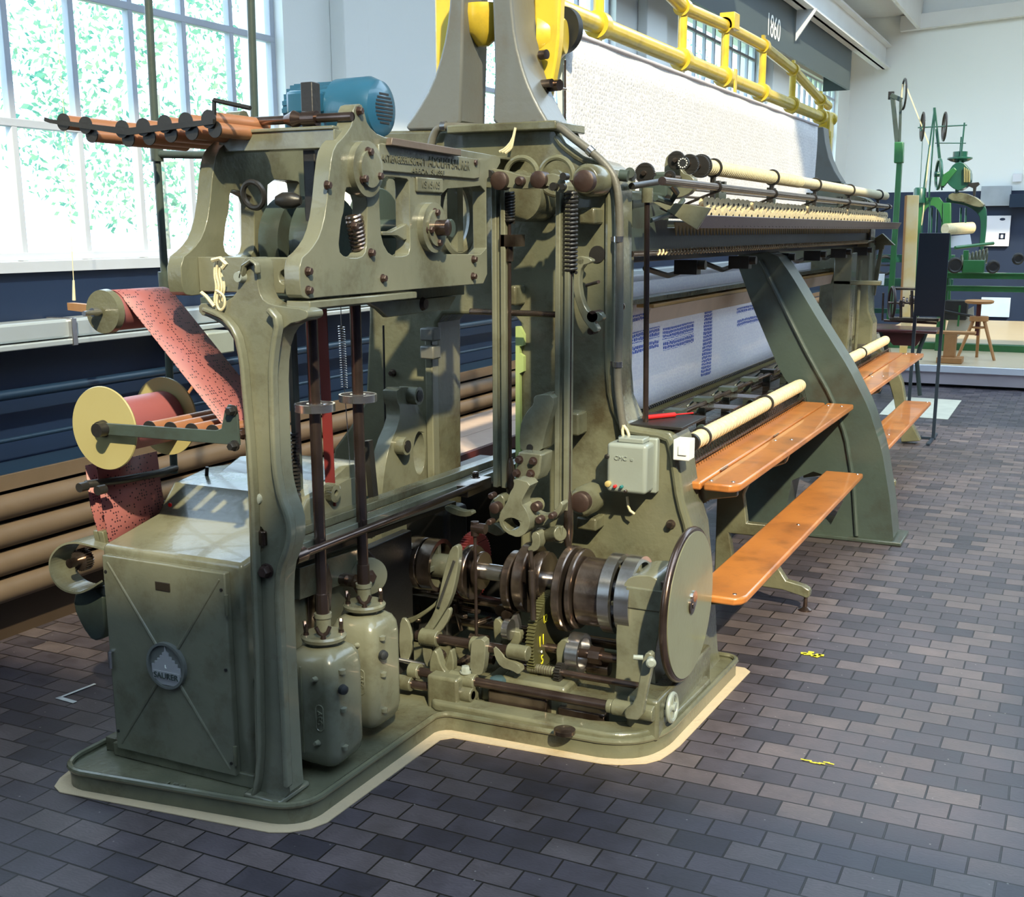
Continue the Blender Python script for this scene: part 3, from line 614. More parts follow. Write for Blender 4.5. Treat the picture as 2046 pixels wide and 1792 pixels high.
for k in range(150):
    y=4.3+k*.034; mb.tube([(-1.84,y,.80),(-1.50,y-.05,.80),(-1.34,y-.06,.70)],.0012,3); mb.tube([(-1.33,y,.81),(-1.28,y+.04,.60)],.0015,3)
fin('warp_threads',mb,OIL,MA,kind='stuff')
for (y0,y1) in ((4.42,6.35),(6.75,9.3)):
    r_=fin('lower_thread_roller',MB().cyl((-1.35,y0,.838),(-1.35,y1,.838),.033,n=24),CRM,MA)
    mb=MB()
    for k in range(int((y1-y0)/.05)): mb.ring((-1.35,y0+.02+k*.05,.838),(0,1,0),.0335,.0015,20,5)
    fin('thread_windings',mb,CRM,r_)
    fin('roller_caps',MB().lathe([(0,.02),(.0,.036),(.02,.036)],(-1.35,y0-.02,.838),(0,1,0)).lathe([(0,.042),(.015,.042)],(-1.35,y0+.12,.838),(0,1,0)).lathe([(0,.042),(.015,.042)],(-1.35,(y0+y1)/2+.2,.838),(0,1,0)),DRK,r_)
# boards over the cloth
for (a,b) in (((1300,618),(1516,572)),((1590,560),(1662,545))):
    p,q=W(*a,x=-1.80),W(*b,x=-1.80); z=(p.z+q.z)/2
    bd=fin('work_board',MB().box((-1.87,p.y,z-.005),(-1.785,q.y,z+.012)),mat('yellow_board_wood',(.62,.36,.11),.4,0,(.5,.28,.08)),MA,bev=.003)
    fin('apron',MB().prism([(-1.787,z-.004),(-1.779,z-.004),(-1.797,z-.075),(-1.805,z-.075)],'y',p.y-.06,(q.y-p.y)+.02),mat('beige_apron',(.62,.47,.35),.6),bd)
    fin('slotted_rail',MB().box((-1.88,p.y-.3,z+.02),(-1.80,q.y+.15,z+.045)),GRN,bd,bev=.003)
cr=fin('cloth_take_up_roll',MB().cyl((-2.05,4.2,1.375),(-2.05,9.2,1.375),.062,n=28),mat('white_cloth_roll',(.66,.66,.74),.7),MA)
# lamp / column bits behind the far legs
fin('far_upright',MB().box((-1.62,8.55,.6),(-1.50,8.75,1.5)).box((-1.62,8.55,1.28),(-1.3,8.62,1.31)),GRN,MA,bev=.005)
fin('far_upright',MB().cyl((-1.45,8.6,.75),(-1.45,8.6,1.45),.012),GRN,MA)
# far bracket at the beam end
fin('end_lever',MB().prism(PY([(1700,488),(1700,470),(1745,478),(1765,466),(1790,490),(1768,490),(1768,498),(1738,500)],9.7),'y',9.65,.05),GRN,MA,bev=.004)
fin('end_link',MB().bar(W(1762,490,y=9.7),W(1745,590,y=9.7),.03,.03),GRN,MA,bev=.004)
# ---- I-bar arms in front of the end frame
YA=3.70
def ibar(nm,px0,py0,px1,py1,wd=.052):
    a,b=W(px0,py0,y=YA),W(px1,py1,y=YA); x=(a.x+b.x)/2; z1,z0=a.z,b.z
    o=fin(nm,MB().box((x-wd/2,YA,z0),(x-wd/2+.018,YA+.045,z1)).box((x+wd/2-.018,YA,z0),(x+wd/2,YA+.045,z1)).box((x-wd/2+.01,YA+.018,z0),(x+wd/2-.01,YA+.028,z1)),GR2,MA,bev=.003)
    return o
ibar('push_arm',992,362,1000,975); ibar('push_arm',1122,378,1122,1020)
zt=W(1050,355,y=YA).z
br=fin('arm_head',MB().prism(PY(chai([(976,340),(990,336),(1060,355),(1085,350),(1110,345),(1135,368),(1134,384),(1115,386),(1100,372),(1075,372),(1050,378),(1020,376),(1000,372),(980,352)],1),YA-.07),'y',YA-.07,.05),GR2,MA,bev=.008)
mb=MB()
for (px,py,r) in ((1009,362,.030),(1087,360,.028),(1050,363,.016)): mb.lathe([(0,r),(.05,r),(.055,r*.7)],W(px,py,y=YA-.04)+Vector((0,0,0)),(0,-1,0),24)
fin('pin_caps',mb,RUS,br)
mb=MB()
for (px,py,r) in ((985,348,.013),(1112,373,.013),(1130,373,.010),(1132,353,.012)): mb.lathe([(0,r),(.03,r)],W(px,py,y=YA-.06),(0,-1,0),12)
fin('pin_bolts',mb,DRK,br)
fin('drum',MB().lathe([(0,.085),(.16,.085),(.17,.05)],W(1075,395,y=3.97),(0,-1,0),36),GRN,MA)
for px in (1042,1112):
    c=W(px,352,y=3.84); w_=fin('rocker_wheel',MB().ring(c,(0,1,0),.062,.010,40,8).lathe([(-.012,.022),(.012,.022)],c,(0,1,0)).bar(c-Vector((.06,0,0)),c+Vector((.06,0,0)),.014,.014),GRN,MA)
mb=MB()
for (px,py) in ((1173,360),(1163,1003)):
    c=W(px,py,y=3.85)
    mb.lathe([(0,.055),(.10,.055),(.12,.045)],c+Vector((0,.10,0)),(0,-1,0),28)
fin('shaft_housings',mb,GRN,MA,bev=.003)
mb=MB()
for (px,py) in ((1168,362),(1160,1003)):
    c=W(px,py,y=3.73); mb.lathe([(0,.036),(.03,.036),(.035,.028)],c+Vector((0,.02,0)),(0,-1,0),28)
fin('shaft_ends',mb,RUS,MA)
mb=MB()
for (a,b) in (((1160,415),(1192,448)),((1155,1030),(1195,1060)),((1100,820),(1160,870))): 
    p,q=W(*a,y=3.92),W(*b,y=3.92); mb.box((p.x,3.90,q.z),(q.x,3.99,p.z))
for (a,b) in (((1012,570),(1035,610)),): p,q=W(*a,y=3.92),W(*b,y=3.92); mb.box((p.x,3.90,q.z),(q.x,3.99,p.z))
pd=MA; fin('frame_pads',mb,GRN,MA,bev=.008)
mb=MB()
for (px,py) in ((1168,434),(1172,1047),(1141,843),(1024,596),(1341,1047),(1240,612)):
    mb.bolt(W(px,py,y=3.93 if px<1200 else 3.98),(0,-1,0),.014,.02)
fin('frame_bolts',mb,OIL,pd)
# springs and thin rods
p,q=W(1141,385,y=3.72),W(1136,545,y=3.72)
fin('compression_spring',MB().spring((p.x,3.72,p.z),(p.x,3.72,q.z),.020,.0055,19,6),DRK,MA)
mb=MB().cyl((p.x,3.72,p.z+.04),(p.x,3.72,W(1136,1010,y=3.72).z),.0065,n=10)
x2=W(1018,450,y=3.72).x; mb.cyl((x2,3.72,W(1018,390,y=3.72).z),(x2,3.72,W(1024,960,y=3.72).z),.006,n=10)
fin('pull_rods',mb,ROD,MA)
fin('compression_spring',MB().spring((x2,3.72,W(1018,385,y=3.72).z),(x2,3.72,W(1018,445,y=3.72).z),.016,.005,10,6),DRK,MA)
mb=MB().box((x2-.028,3.70,1.60),(x2+.03,3.78,1.64)).cyl((x2,3.72,1.55),(x2,3.72,1.60),.013)
mb.lathe([(0,.013),(.10,.016),(.14,.008)],(x2,3.72,.72),(0,0,1)); px_=p.x
mb.lathe([(0,.012),(.05,.018),(.16,.016),(.20,.008)],(px_,3.72,.56),(0,0,1)).lathe([(0,.017),(.03,.017)],(px_,3.72,.66),(0,0,1),8)
fin('rod_couplings',mb,OIL,MA)
fin('cross_rod',MB().cyl(W(940,622,y=3.85),W(1125,629,y=3.85),.011),OIL,MA)
# crescent lever
cs=[(1143,520),(1158,510),(1180,516),(1184,524),(1162,530),(1156,560),(1162,600),(1178,628),(1196,622),(1206,632),(1200,644),(1186,642),(1196,660),(1188,666),(1176,655),(1160,632),(1146,590),(1142,550)]
cl=fin('crescent_lever',MB().prism(chai(PY(cs,3.86),1),'y',3.86,.035),GR2,MA,bev=.005)
fin('lever_pins',MB().lathe([(0,.012),(.07,.012)],W(1175,520,y=3.93),(0,-1,0)).lathe([(0,.020),(.07,.020)],W(1198,630,y=3.93),(0,-1,0)).lathe([(0,.012),(.05,.012)],W(1190,660,y=3.93),(0,-1,0)).cyl(W(1172,570,y=3.97),W(1196,563,y=3.85),.006),RUS,cl)
fin('frame_socket',MB().lathe([(0,.03),(.004,.03)],W(1194,508,y=3.98),(0,-1,0),24),DRK,F1)
# centre swan-neck castings
a1=[(1066,792),(1080,788),(1105,790),(1106,812),(1098,835),(1088,870),(1082,905),(1040,905),(1038,870),(1042,840),(1056,818),(1066,808)]
sw=fin('swan_neck_casting',MB().prism(chai(PY(a1,3.66),1),'y',3.66,.10),GR2,MA,bev=.010,seg=3)
fin('cast_hole',MB().lathe([(0,.012),(.004,.012)],W(1059,894,y=3.66),(0,-1,0)),DRK,sw)
a2=[(1035,903),(1082,908),(1078,945),(1070,962),(1022,952),(1030,935)]
fin('clamp_plate',MB().prism(PY(a2,3.60),'y',3.60,.10),GR2,sw,bev=.006)
mb=MB()
for (px,py) in ((1038,918),(1066,921),(1033,945),(1061,946)): mb.bolt(W(px,py,y=3.60),(0,-1,0),.012,.016)
fin('clamp_bolts',mb,RUS,sw)
a3=[(1024,955),(1062,965),(1050,985),(1040,1005),(1052,1020),(1060,1045),(1052,1065),(1035,1075),(1010,1065),(996,1045),(998,1025),(1012,1005),(1018,985),(1028,970)]
hl=[(1004,1044),(1010,1036),(1024,1034),(1036,1040),(1040,1050),(1030,1060),(1014,1060)]
fin('lower_elbow',MB().prism(chai(PY(a3,3.52),1),'y',3.52,.07,[chai(PY(hl,3.52),1)]),GR2,sw,bev=.008,seg=3)
a4=[(1052,1010),(1075,1030),(1100,1028),(1115,1012),(1120,1000),(1126,1012),(1108,1040),(1085,1052),(1064,1048)]
fin('rocker_arm',MB().prism(chai(PY(a4,3.60),1),'y',3.60,.05),GR2,sw,bev=.006)
a5=[(980,1000),(1000,985),(1010,1000),(1002,1030),(992,1048),(980,1040),(976,1020)]
fin('rocker_arm',MB().prism(chai(PY(a5,3.62),1),'y',3.62,.05),GRN,sw,bev=.006)
a6=[(1060,1065),(1076,1062),(1080,1085),(1074,1100),(1058,1104),(1052,1096),(1064,1088)]
fin('hook_lever',MB().prism(chai(PY(a6,3.56),1),'y',3.56,.05),GR2,sw,bev=.006)
mb=MB()
for (px,py,r) in ((1017,1025,.015),(995,1012,.020),(988,988,.011),(1083,1036,.013),(1076,1010,.017),(1108,1028,.011),(985,1040,.011),(1050,1030,.012)): mb.lathe([(0,r),(.03,r),(.034,r*.7)],W(px,py,y=3.585),(0,-1,0),20)
fin('pivot_pins',mb,RUS,sw)
fin('cross_barrel',MB().cyl(W(1080,1068,y=3.66),W(1120,1066,y=3.58),.026).cyl(W(1040,1010,y=3.62),W(1078,1008,y=3.72),.026).box(W(1112,1048,y=3.6),W(1122,1086,y=3.58)),GRN,sw,bev=.003)
fin('tie_rod',MB().cyl(W(1060,1100,y=3.5),W(1065,1160,y=3.5),.008).cyl(W(1062,1140,y=3.45),W(1066,1238,y=3.45),.012,.010),OIL,MA)
fin('tie_rod',MB().cyl(W(949,1060,y=3.45),W(952,1275,y=3.45),.006).lathe([(0,.014),(.05,.014)],W(949,1070,y=3.45),(0,0,1)).lathe([(-.02,.018),(.03,.018)],W(955,1055,y=3.45),(1,0,0)),ROD,MA)
# ---- camshaft
ys,zs=3.62,.458
CS=fin('camshaft',MB().cyl((-2.45,ys,zs),(-1.08,ys,zs),.030,n=28),STL,MA)
def drum(x0,x1,r,m=OIL,inner=None,dz=0,dy=0,nm='cam_drum'):
    pr=[(0,inner),(0,r),(x1-x0,r),(x1-x0,inner),(.004,inner)] if inner else [(0,r*.97),(.004,r),(x1-x0-.004,r),(x1-x0,r*.97)]
    return fin(nm,MB().lathe(pr,(x0,ys+dy,zs+dz),(1,0,0),48,caps=not inner),m,CS)
for a,b,r,m,i,dz in ((-2.16,-2.10,.098,OIL,None,.0),(-2.09,-2.04,.098,OIL,.082,.0),(-1.93,-1.90,.10,OIL,None,-.01),(-1.885,-1.865,.07,OIL,None,0),(-1.75,-1.72,.11,OIL,None,-.02),(-1.70,-1.66,.125,OIL,None,0),(-1.65,-1.61,.09,OIL,None,.01),(-1.54,-1.51,.150,OIL,None,-.02),(-1.495,-1.475,.140,OIL,None,-.015),(-1.47,-1.38,.118,OIL,None,-.02),(-1.375,-1.335,.138,STL,.115,-.015),(-1.315,-1.265,.138,STL,.118,-.015)):
    drum(a,b,r,m,i,dz)
fin('drum_hub',MB().lathe([(0,.05),(.16,.05)],(-1.34,ys,zs),(1,0,0)).box((-1.33,ys-.12,zs-.02),(-1.27,ys+.12,zs-.005)).box((-1.33,ys-.01,zs-.13),(-1.27,ys+.01,zs+.10)),GRN,CS,bev=.002)
fin('drum_hub',MB().lathe([(0,.045),(.10,.045)],(-2.08,ys,zs),(1,0,0)).box((-2.08,ys-.085,zs-.01),(-2.045,ys+.085,zs+.01)).box((-2.08,ys-.01,zs-.085),(-2.045,ys+.01,zs+.085)),GR2,CS,bev=.002)
# pedestal bearing
pe=[(1243,1180),(1250,1160),(1265,1150),(1300,1150),(1316,1160),(1322,1200),(1316,1260),(1306,1320),(1312,1400),(1322,1425),(1220,1425),(1228,1380),(1232,1320),(1230,1260),(1238,1215)]
pe=chai(PY(pe,3.50),1)
PB=fin('bearing_pedestal',MB().prism([(a-.0,b) for a,b in pe],'y',3.50,.20),GR2,MA,bev=.014,seg=3)
fin('bearing_cap',MB().box((-1.278,3.495,zs-.02),(-1.13,3.705,zs+.055)),GR2,PB,bev=.005)
mb=MB()
for x in (-1.25,-1.16):
    for y in (3.53,3.67): mb.bolt((x,y,zs+.055),(0,0,1),.014,.018)
fin('cap_bolts',mb,RUS,PB)
# flat disc flywheel
FW=fin('disc_flywheel',MB().lathe([(0,.04),(.02,.04),(.022,.245),(.040,.245),(.040,.03)],(-1.125,3.60,.445),(1,0,0),72),mat('flywheel_paint',(.20,.205,.13),.3,0,(.175,.18,.115),.5,3,.1,50,.2,(.12,.10,.05),.25,9),MA)
fin('steel_rim',MB().ring((-1.10,3.60,.445),(1,0,0),.247,.013,72,10),ROD,FW)
fin('shaft_nut',MB().lathe([(0,.03),(.006,.03),(.008,.012),(.010,.012)],(-1.085,3.60,.445),(1,0,0),28),OIL,FW)
# big gear with paint marks
GX=-1.585
BG=fin('timing_gear',MB().prism(gearpts(3.60,.262,.165,84,.007),'x',GX,.03),mat('olive_gear',(.10,.10,.045),.4,.2,(.06,.05,.02),.7),MA,bev=.001)
YP2=mat('yellow_chalk_mark',(.8,.72,.03),.6)
text('painted_marks','11',.055,(GX+.003,3.50,.275),RX,YP2,BG); text('painted_marks','5',.045,(GX+.003,3.505,.205),RX,YP2,BG); text('painted_marks','o',.02,(GX+.003,3.50,.238),RX,WHT,BG); text('painted_marks','12',.04,(GX+.003,3.53,.345),RX,YP2,BG)
c=W(1175,1310,y=3.52)
LR=fin('follower_roller',MB().lathe([(0,.055),(0,.070),(.045,.070),(.045,.055),(.01,.055)],(-1.49,3.55,.235),(1,0,0),44,caps=False).lathe([(0,.05),(.01,.05)],(-1.49,3.55,.235),(1,0,0)),STL,MA)
fin('roller_shaft',MB().cyl((-1.62,3.55,.235),(-1.22,3.55,.235),.016).lathe([(0,.032),(.04,.032)],(-1.42,3.55,.235),(1,0,0),8),ROD,LR)
c=W(1020,1258,y=3.45); fin('follower_roller',MB().lathe([(0,.036),(.022,.036)],(c.x-.02,3.45,c.z),(1,0,0),32),STL,MA)
# front shafts
def P3(px,py,y): return W(px,py,y=y)
sh1=fin('front_shaft',MB().cyl((-1.99,3.35,.150),(-1.18,3.35,.150),.0165,n=20),ROD,MA)
sh2=fin('front_shaft',MB().cyl((-1.72,3.47,.185),(-1.2,3.47,.185),.012,n=16),ROD,MA)
sh3=fin('upper_front_shaft',MB().cyl((-2.02,3.40,.262),(-1.60,3.40,.262),.018,n=20),ROD,MA)
sh4=fin('low_front_shaft',MB().cyl((-2.05,3.33,.108),(-1.76,3.33,.108),.015,n=20),ROD,MA)
mb=MB()
for x0,x1,r,y,z in ((-1.86,-1.76,.026,3.35,.150),(-1.82,-1.76,.026,3.33,.108),(-1.91,-1.87,.026,3.33,.108),(-2.02,-1.98,.028,3.35,.150),(-2.06,-2.0,.026,3.33,.108),(-1.26,-1.12,.026,3.35,.150),(-1.28,-1.26,.023,3.35,.15),(-2.0,-1.93,.03,3.40,.262),(-1.66,-1.585,.026,3.40,.262),(-1.80,-1.76,.03,3.40,.262),(-1.62,-1.52,.016,3.47,.185)): mb.cyl((x0,y,z),(x1,y,z),r,n=24)
mb.box((-1.80,3.33,.08),(-1.765,3.38,.17))
fin('shaft_collars',mb,GRN,MA,bev=.003)
fin('collar_bolt',MB().bolt((-1.80,3.35,.176),(0,0,1),.016,.02),SWT,MA)
mb=MB()
for k in range(9): mb.ring((-1.60+k*.009,3.47,.185),(1,0,0),.014,.003,16,5)
fin('worm_thread',mb,RUS,sh2)
fin('small_ratchet',MB().prism(gearpts(3.47,.185,.034,20,.006),'x',-1.49,.02),DRK,sh2)
# levers hung on the front shafts
def lever(pts,y,th,m=GRN,bev=.006,nm='lever_arm',sm=1): return fin(nm,MB().prism(chai(PY(pts,y),sm),'y',y,th),m,MA,bev=bev,seg=3)
lever([(900,1095),(912,1088),(918,1100),(912,1150),(900,1200),(880,1235),(862,1262),(852,1280),(838,1285),(836,1268),(858,1240),(872,1210),(880,1170),(892,1120)],3.42,.03,GR2)
fin('slot_edge',MB().bar(W(908,1120,y=3.41),W(876,1212,y=3.41),.006,.010),STL,MA)
lever([(896,1212),(902,1222),(890,1250),(872,1270),(862,1290),(862,1315),(858,1335),(848,1330),(842,1300),(846,1280),(868,1256),(884,1230)],3.40,.02,GR2)
lever([(862,1300),(872,1300),(880,1330),(895,1350),(905,1355),(885,1375),(862,1360),(856,1330)],3.34,.04)
lever([(900,1290),(908,1330),(900,1355),(880,1358),(890,1325)],3.36,.03)
lever([(942,1278),(968,1276),(970,1300),(965,1345),(958,1350),(938,1345),(940,1300)],3.36,.035,GR2)
lever([(985,1290),(1000,1300),(1010,1318),(1034,1325),(1042,1340),(1036,1348),(1024,1340),(1000,1333),(988,1312)],3.38,.03,GR2)
lever([(1285,1306),(1303,1303),(1303,1330),(1290,1390),(1282,1440),(1248,1438),(1246,1418),(1268,1405),(1278,1350)],3.30,.03,GR2,nm='release_lever')
fin('lever_knob',MB().lathe([(0,.012),(.03,.016),(.035,.010)],W(1300,1318,y=3.28),(.4,-1,0),16).lathe([(0,.008),(.03,.008)],W(1285,1314,y=3.30),(-1,-.3,0)),SWT,MA)
hw=W(1343,1413,y=3.45)
HWh=fin('small_handwheel',MB().ring(hw,(1,0,.05),.044,.008,36,8).lathe([(-.02,.012),(.012,.012)],hw,(1,0,0)).bar(hw-Vector((0,.04,0)),hw+Vector((0,.04,0)),.01,.01).bar(hw+Vector((0,0,-.04)),hw+Vector((0,0,.04)),.01,.01),SWT,MA)
fin('wheel_spindle',MB().cyl(hw-Vector((.14,0,0)),hw,.012),GRN,HWh)
# assorted linkage castings in front of the camshaft (pawls, small rollers, brackets)
for (pts,y) in ([[(970,1040),(985,1043),(1008,1062),(1000,1072),(980,1068),(966,1055)],3.75],[[(886,1012),(896,1010),(925,1022),(942,1020),(945,1030),(925,1034),(895,1025)],3.55],[[(860,1250),(872,1248),(880,1262),(876,1285),(866,1300),(856,1290),(852,1270)],3.50],[[(800,1232),(816,1238),(860,1212),(880,1190),(884,1198),(850,1228),(815,1250),(790,1250)],3.50],[[(985,1235),(1000,1238),(1008,1262),(1000,1290),(990,1290),(985,1265)],3.55],[[(1000,1262),(1012,1250),(1030,1262),(1040,1262),(1040,1285),(1020,1300),(1012,1330),(1006,1300)],3.48],[[(1110,1290),(1125,1275),(1140,1285),(1135,1310),(1128,1350),(1118,1365),(1100,1358),(1112,1330)],3.50]):
    lever(pts,y,.03,GRN,nm='linkage_casting')
random.seed(3)
mb=MB()
for k in range(34):
    px,py=random.uniform(790,1180),random.uniform(1215,1385); y=random.uniform(3.55,3.85); c=W(px,py,y=y)
    if c.z<.09 or c.x>-1.2 or 1035<px<1110: continue
    r=random.uniform(.010,.028); mb.lathe([(0,r),(random.uniform(.02,.08),r)],c,(1,0,0) if k%2 else (0,-1,0),18)
fin('roller_pins',mb,OIL,MA)
mb=MB()
for k in range(16):
    a=W(random.uniform(800,1150),random.uniform(1180,1370),y=3.72); 
    if a.z<.1: continue
    mb.bar(a,a+Vector((random.uniform(-.12,.12),random.uniform(-.1,.1),random.uniform(-.02,.12))),.022,.014)
fin('link_bars',mb,OIL,MA,bev=.003)
fin('cross_shaft',MB().cyl((-2.4,3.75,.30),(-1.25,3.75,.30),.02).cyl((-2.4,3.85,.17),(-1.25,3.85,.17),.02),OIL,MA)
lg=lever([(1012,1250),(1030,1222),(1038,1248),(1036,1262),(1028,1260),(1020,1256)],3.5,.02,STL,nm='linkage_casting')
fin('gear_train',MB().prism(gearpts(3.78,.42,.13,60,.006),'x',-1.98,.03),RDT,MA,bev=.001)
fin('gear_train',MB().prism(gearpts(3.6,.60,.05,20,.008),'x',-2.30,.04),OIL,MA,bev=.001)
# ---- control box, switch, conduit (bolted to the frame)
c0,c1=PY([(1212,884),(1290,990)],YP-.12)
CB=fin('control_box',MB().box((c0[0],YP-.12,c1[1]+.0),(c1[0],YP-.03,c0[1])),SWT,MA,bev=.014,seg=4)
fin('box_back',MB().box((c0[0]+.01,YP-.035,c1[1]-.01),(c1[0]+.01,YP,c0[1]+.012)),SWT,CB,bev=.006)
fin('cable_gland_plate',MB().box((c0[0]+.035,YP-.10,c0[1]),(c1[0]-.02,YP-.03,c0[1]+.018)),SWT,CB,bev=.004)
def pip(px,py,r,m,nm,h=.012): return fin(nm,MB().lathe([(0,r),(h,r),(h+.002,r*.7)],W(px,py,y=YP-.12),(0,-1,0),20),m,CB)
pip(1216,966,.011,mat('amber_lamp',(.5,.38,.15),.3),'indicator_lamp'); pip(1230,971,.006,mat('red_button',(.5,.02,.02),.3),'red_button'); pip(1243,972,.006,mat('teal_button',(.02,.15,.15),.3),'green_button'); pip(1251,981,.006,OIL,'key_switch'); pip(1213,912,.009,DRK,'screw_hole',.004)
text('cast_letters','CMC  u',.022,W(1246,916,y=YP-.121),RY,SWT,CB,ext=.002)
s0,s1=PY([(1345,878),(1376,922)],3.93)
WS=fin('wall_switch',MB().box((s0[0],3.93,s1[1]),(s1[0],4.0,s0[1])),WHT,MA,bev=.004); fin('rocker',MB().box((s0[0]+.02,3.925,s1[1]+.02),(s1[0]-.008,3.93,s0[1]-.02)),WHT,WS,bev=.002)
cd=[(858,300),(868,262),(885,252),(980,256),(1070,252),(1115,250),(1140,272),(1180,302),(1212,330),(1232,362),(1238,420),(1238,600),(1236,700),(1233,760),(1240,820),(1246,858)]
cp=[Vector((a,YP-.03,b)) for a,b in chai(PY(cd,YP-.03),2,False)]
CN=fin('cable_conduit',MB().tube(cp,.0145,12),CON,MA)
mb=MB()
for (px,py,v) in ((887,252,0),(1180,302,1),(1236,478,2),(1234,728,2),(1066,250,0)):
    c=W(px,py,y=YP-.03); d={0:(1,0,0),1:(.7,0,-.6),2:(0,0,1)}[v]; mb.lathe([(-.010,.018),(.010,.018)],c,d,16)
    if v==2: mb.box((c.x-.05,YP-.012,c.z-.008),(c.x,YP-.004,c.z+.008))
fin('conduit_clips',mb,STL,CN)
mb=MB()
for k in range(3):
    o=k*3; mb.tube([(a,YP-.06,b) for a,b in chai(PY([(1030,255),(1024,280+o),(1010+o*2,297),(998+o*2,303+o*.5)],YP-.06),1,False)],.0045,6)
for k in range(2): mb.tube([(a,YP-.05,b) for a,b in chai(PY([(1246,850),(1243+k*12,862),(1248+k*10,880)],YP-.05),1,False)],.0055,6)
mb.tube([(a,YP-.05,b) for a,b in chai(PY([(1253,992),(1256,1018),(1268,1027)],YP-.05),1,False)],.005,6)
fin('loose_white_wires',mb,CRM,CN)
fin('red_screwdriver',MB().cyl((-1.44,4.10,.975),(-1.36,4.22,.975),.009).cyl((-1.36,4.22,.975),(-1.31,4.29,.975),.003),mat('red_plastic',(.5,.02,.02),.3),label='small red handled screwdriver lying on top of the frame box',cat='screwdriver')
fin('frame_top_tray',MB().box((-1.50,4.0,.955),(-1.26,4.3,.966)),DRK,MA,bev=.002)
# ================================================================ PUNCH CARD HEAD (upper left box)
XR,XL=-1.83,-2.22
PH=thing('card_reading_head',(-2.02,3.0,1.47),'olive cast housing with nameplate and cut out windows on top of the near column','machine head')
ro=[(600,586),(598,520),(622,498),(640,470),(652,420),(660,330),(668,292),(690,270),(706,245),(706,212),(722,206),(728,222),(735,250),(758,272),(800,278),(1000,312),(1000,330),(978,352),(972,360),(974,566),(640,594),(610,598)]
ro=chai(PX(ro,XR),1)
h1=PX(chai([(690,376),(700,374),(716,380),(734,392),(733,500),(722,515),(690,515),(676,500),(682,440),(688,420)],1),XR)
h2=PX(chai([(760,352),(812,356),(818,362),(820,505),(808,512),(780,512),(762,480),(758,400)],1),XR)
h3=PX(chai([(882,378),(930,375),(970,370),(972,508),(905,508),(880,508),(876,470),(880,440)],1),XR)
SP=fin('side_panel',MB().prism(ro,'x',XR,.05,[h1,h2,h3]),GR2,PH,bev=.006,seg=3)
fin('side_panel',MB().prism(ro,'x',XL,.05,[h1,h2,h3]),GRN,PH,bev=.006,seg=3)
NPp=PX([(752,288),(760,286),(952,318),(956,326),(954,356),(944,358),(762,342),(752,336)],XR)
NP=fin('nameplate',MB().prism(NPp,'x',XR+.008,.01),GR2,SP,bev=.003)
LET=mat('worn_letters',(.10,.10,.07),.5)
for (t_,p0_,p1_,cy_,sz) in (('AKTIENGESELLSCHAFT',762,850,321,.030),('ADOLPH SAURER',856,938,328,.042),('ARBON  SUISSE',822,888,344,.022)):
    a_,b_=W(p0_,cy_,x=XR+.009),W(p1_,cy_,x=XR+.009); text('plate_letters',t_,sz,(XR+.009,(a_.y+b_.y)/2,(a_.z+b_.z)/2),RX,LET,NP,ext=.0015,width=b_.y-a_.y)
tg=W(856,370,x=XR); fin('model_plate',MB().box((XR-.002,tg.y-.08,tg.z-.022),(XR+.008,tg.y+.08,tg.z+.022)),GR2,SP,bev=.004); text('plate_letters','1S 15105',.03,(XR+.009,tg.y,tg.z),RX,LET,NP)
tp=W(700,290,x=XR)
fin('top_plate',MB().prism(PX([(776,290),(778,275),(916,298),(916,312)],XR+.02),'x',XR+.03,.02),mat('brown_top_strip',(.12,.09,.07),.4),PH,bev=.002)
for (px,py,r1,r2) in ((724,338,.075,.05),(858,455,.075,.055)):
    c=W(px,py,x=XR); fl=fin('bearing_flange',MB().lathe([(-.01,r1),(.02,r1),(.022,r2),(.03,r2)],(XR,c.y,c.z),(1,0,0),36),GR2,SP)
    mb=MB()
    for k in range(4 if r1==.075 and px>800 else 3): a=k*2*math.pi/(4 if px>800 else 3)+.7+1.0; mb.bolt((XR+.022,c.y+.045*math.cos(a),c.z+.045*math.sin(a)),(1,0,0),.011,.014)
    fin('flange_bolts',mb,RUS,fl)
    if px>800: fin('shaft_end',MB().lathe([(0,.024),(.035,.024),(.038,.018)],(XR+.03,c.y,c.z),(1,0,0),24),ROD,fl)
mb=MB()
for (px,py) in ((652,370),(706,452),(740,505),(764,556),(614,542),(615,580),(945,518),(944,552),(716,222),(945,325)): 
    mb.bolt(W(px,py,x=XR),(1,0,0),.010,.012)
fin('panel_bolts',mb,RUS,SP)
fin('arm_web',MB().prism(PX([(762,462),(780,462),(800,452),(812,446),(814,478),(806,480),(790,470),(762,470)],XR-.015),'x',XR-.012,.02),GR2,SP,bev=.003)
# bottom bars, cross channel at the near end
zb=1.475
fin('bottom_flange',MB().box((XR-.06,2.55,zb-.02),(XR+.015,3.1,zb)),GR2,SP,bev=.003)
cc=PY([(420,520),(600,514),(600,598),(420,596)],2.56)
holeC=circ(PY([(551,555)],2.56)[0][0],PY([(551,555)],2.56)[0][1],.020,20)
fin('cross_channel',MB().prism([(XL,1.49),(XR-.05,1.49),(XR-.05,1.585),(XL,1.585)],'y',2.60,.04,[holeC]),GR2,PH,bev=.004)
fin('upper_cross_rail',MB().box((XL-.02,2.74,1.87),(XR-.02,2.79,1.92)).box((XL-.02,2.735,1.918),(XR-.02,2.765,1.928)),GR2,PH,bev=.003)
fin('top_shaft',MB().cyl((XL-.05,2.80,1.955),(XR,2.80,1.955),.012).lathe([(0,.02),(.045,.02)],(-1.99,2.80,1.955),(1,0,0),20).lathe([(0,.012),(.03,.024),(.06,.012)],(-2.05,2.80,1.955),(1,0,0),20),ROD,PH)
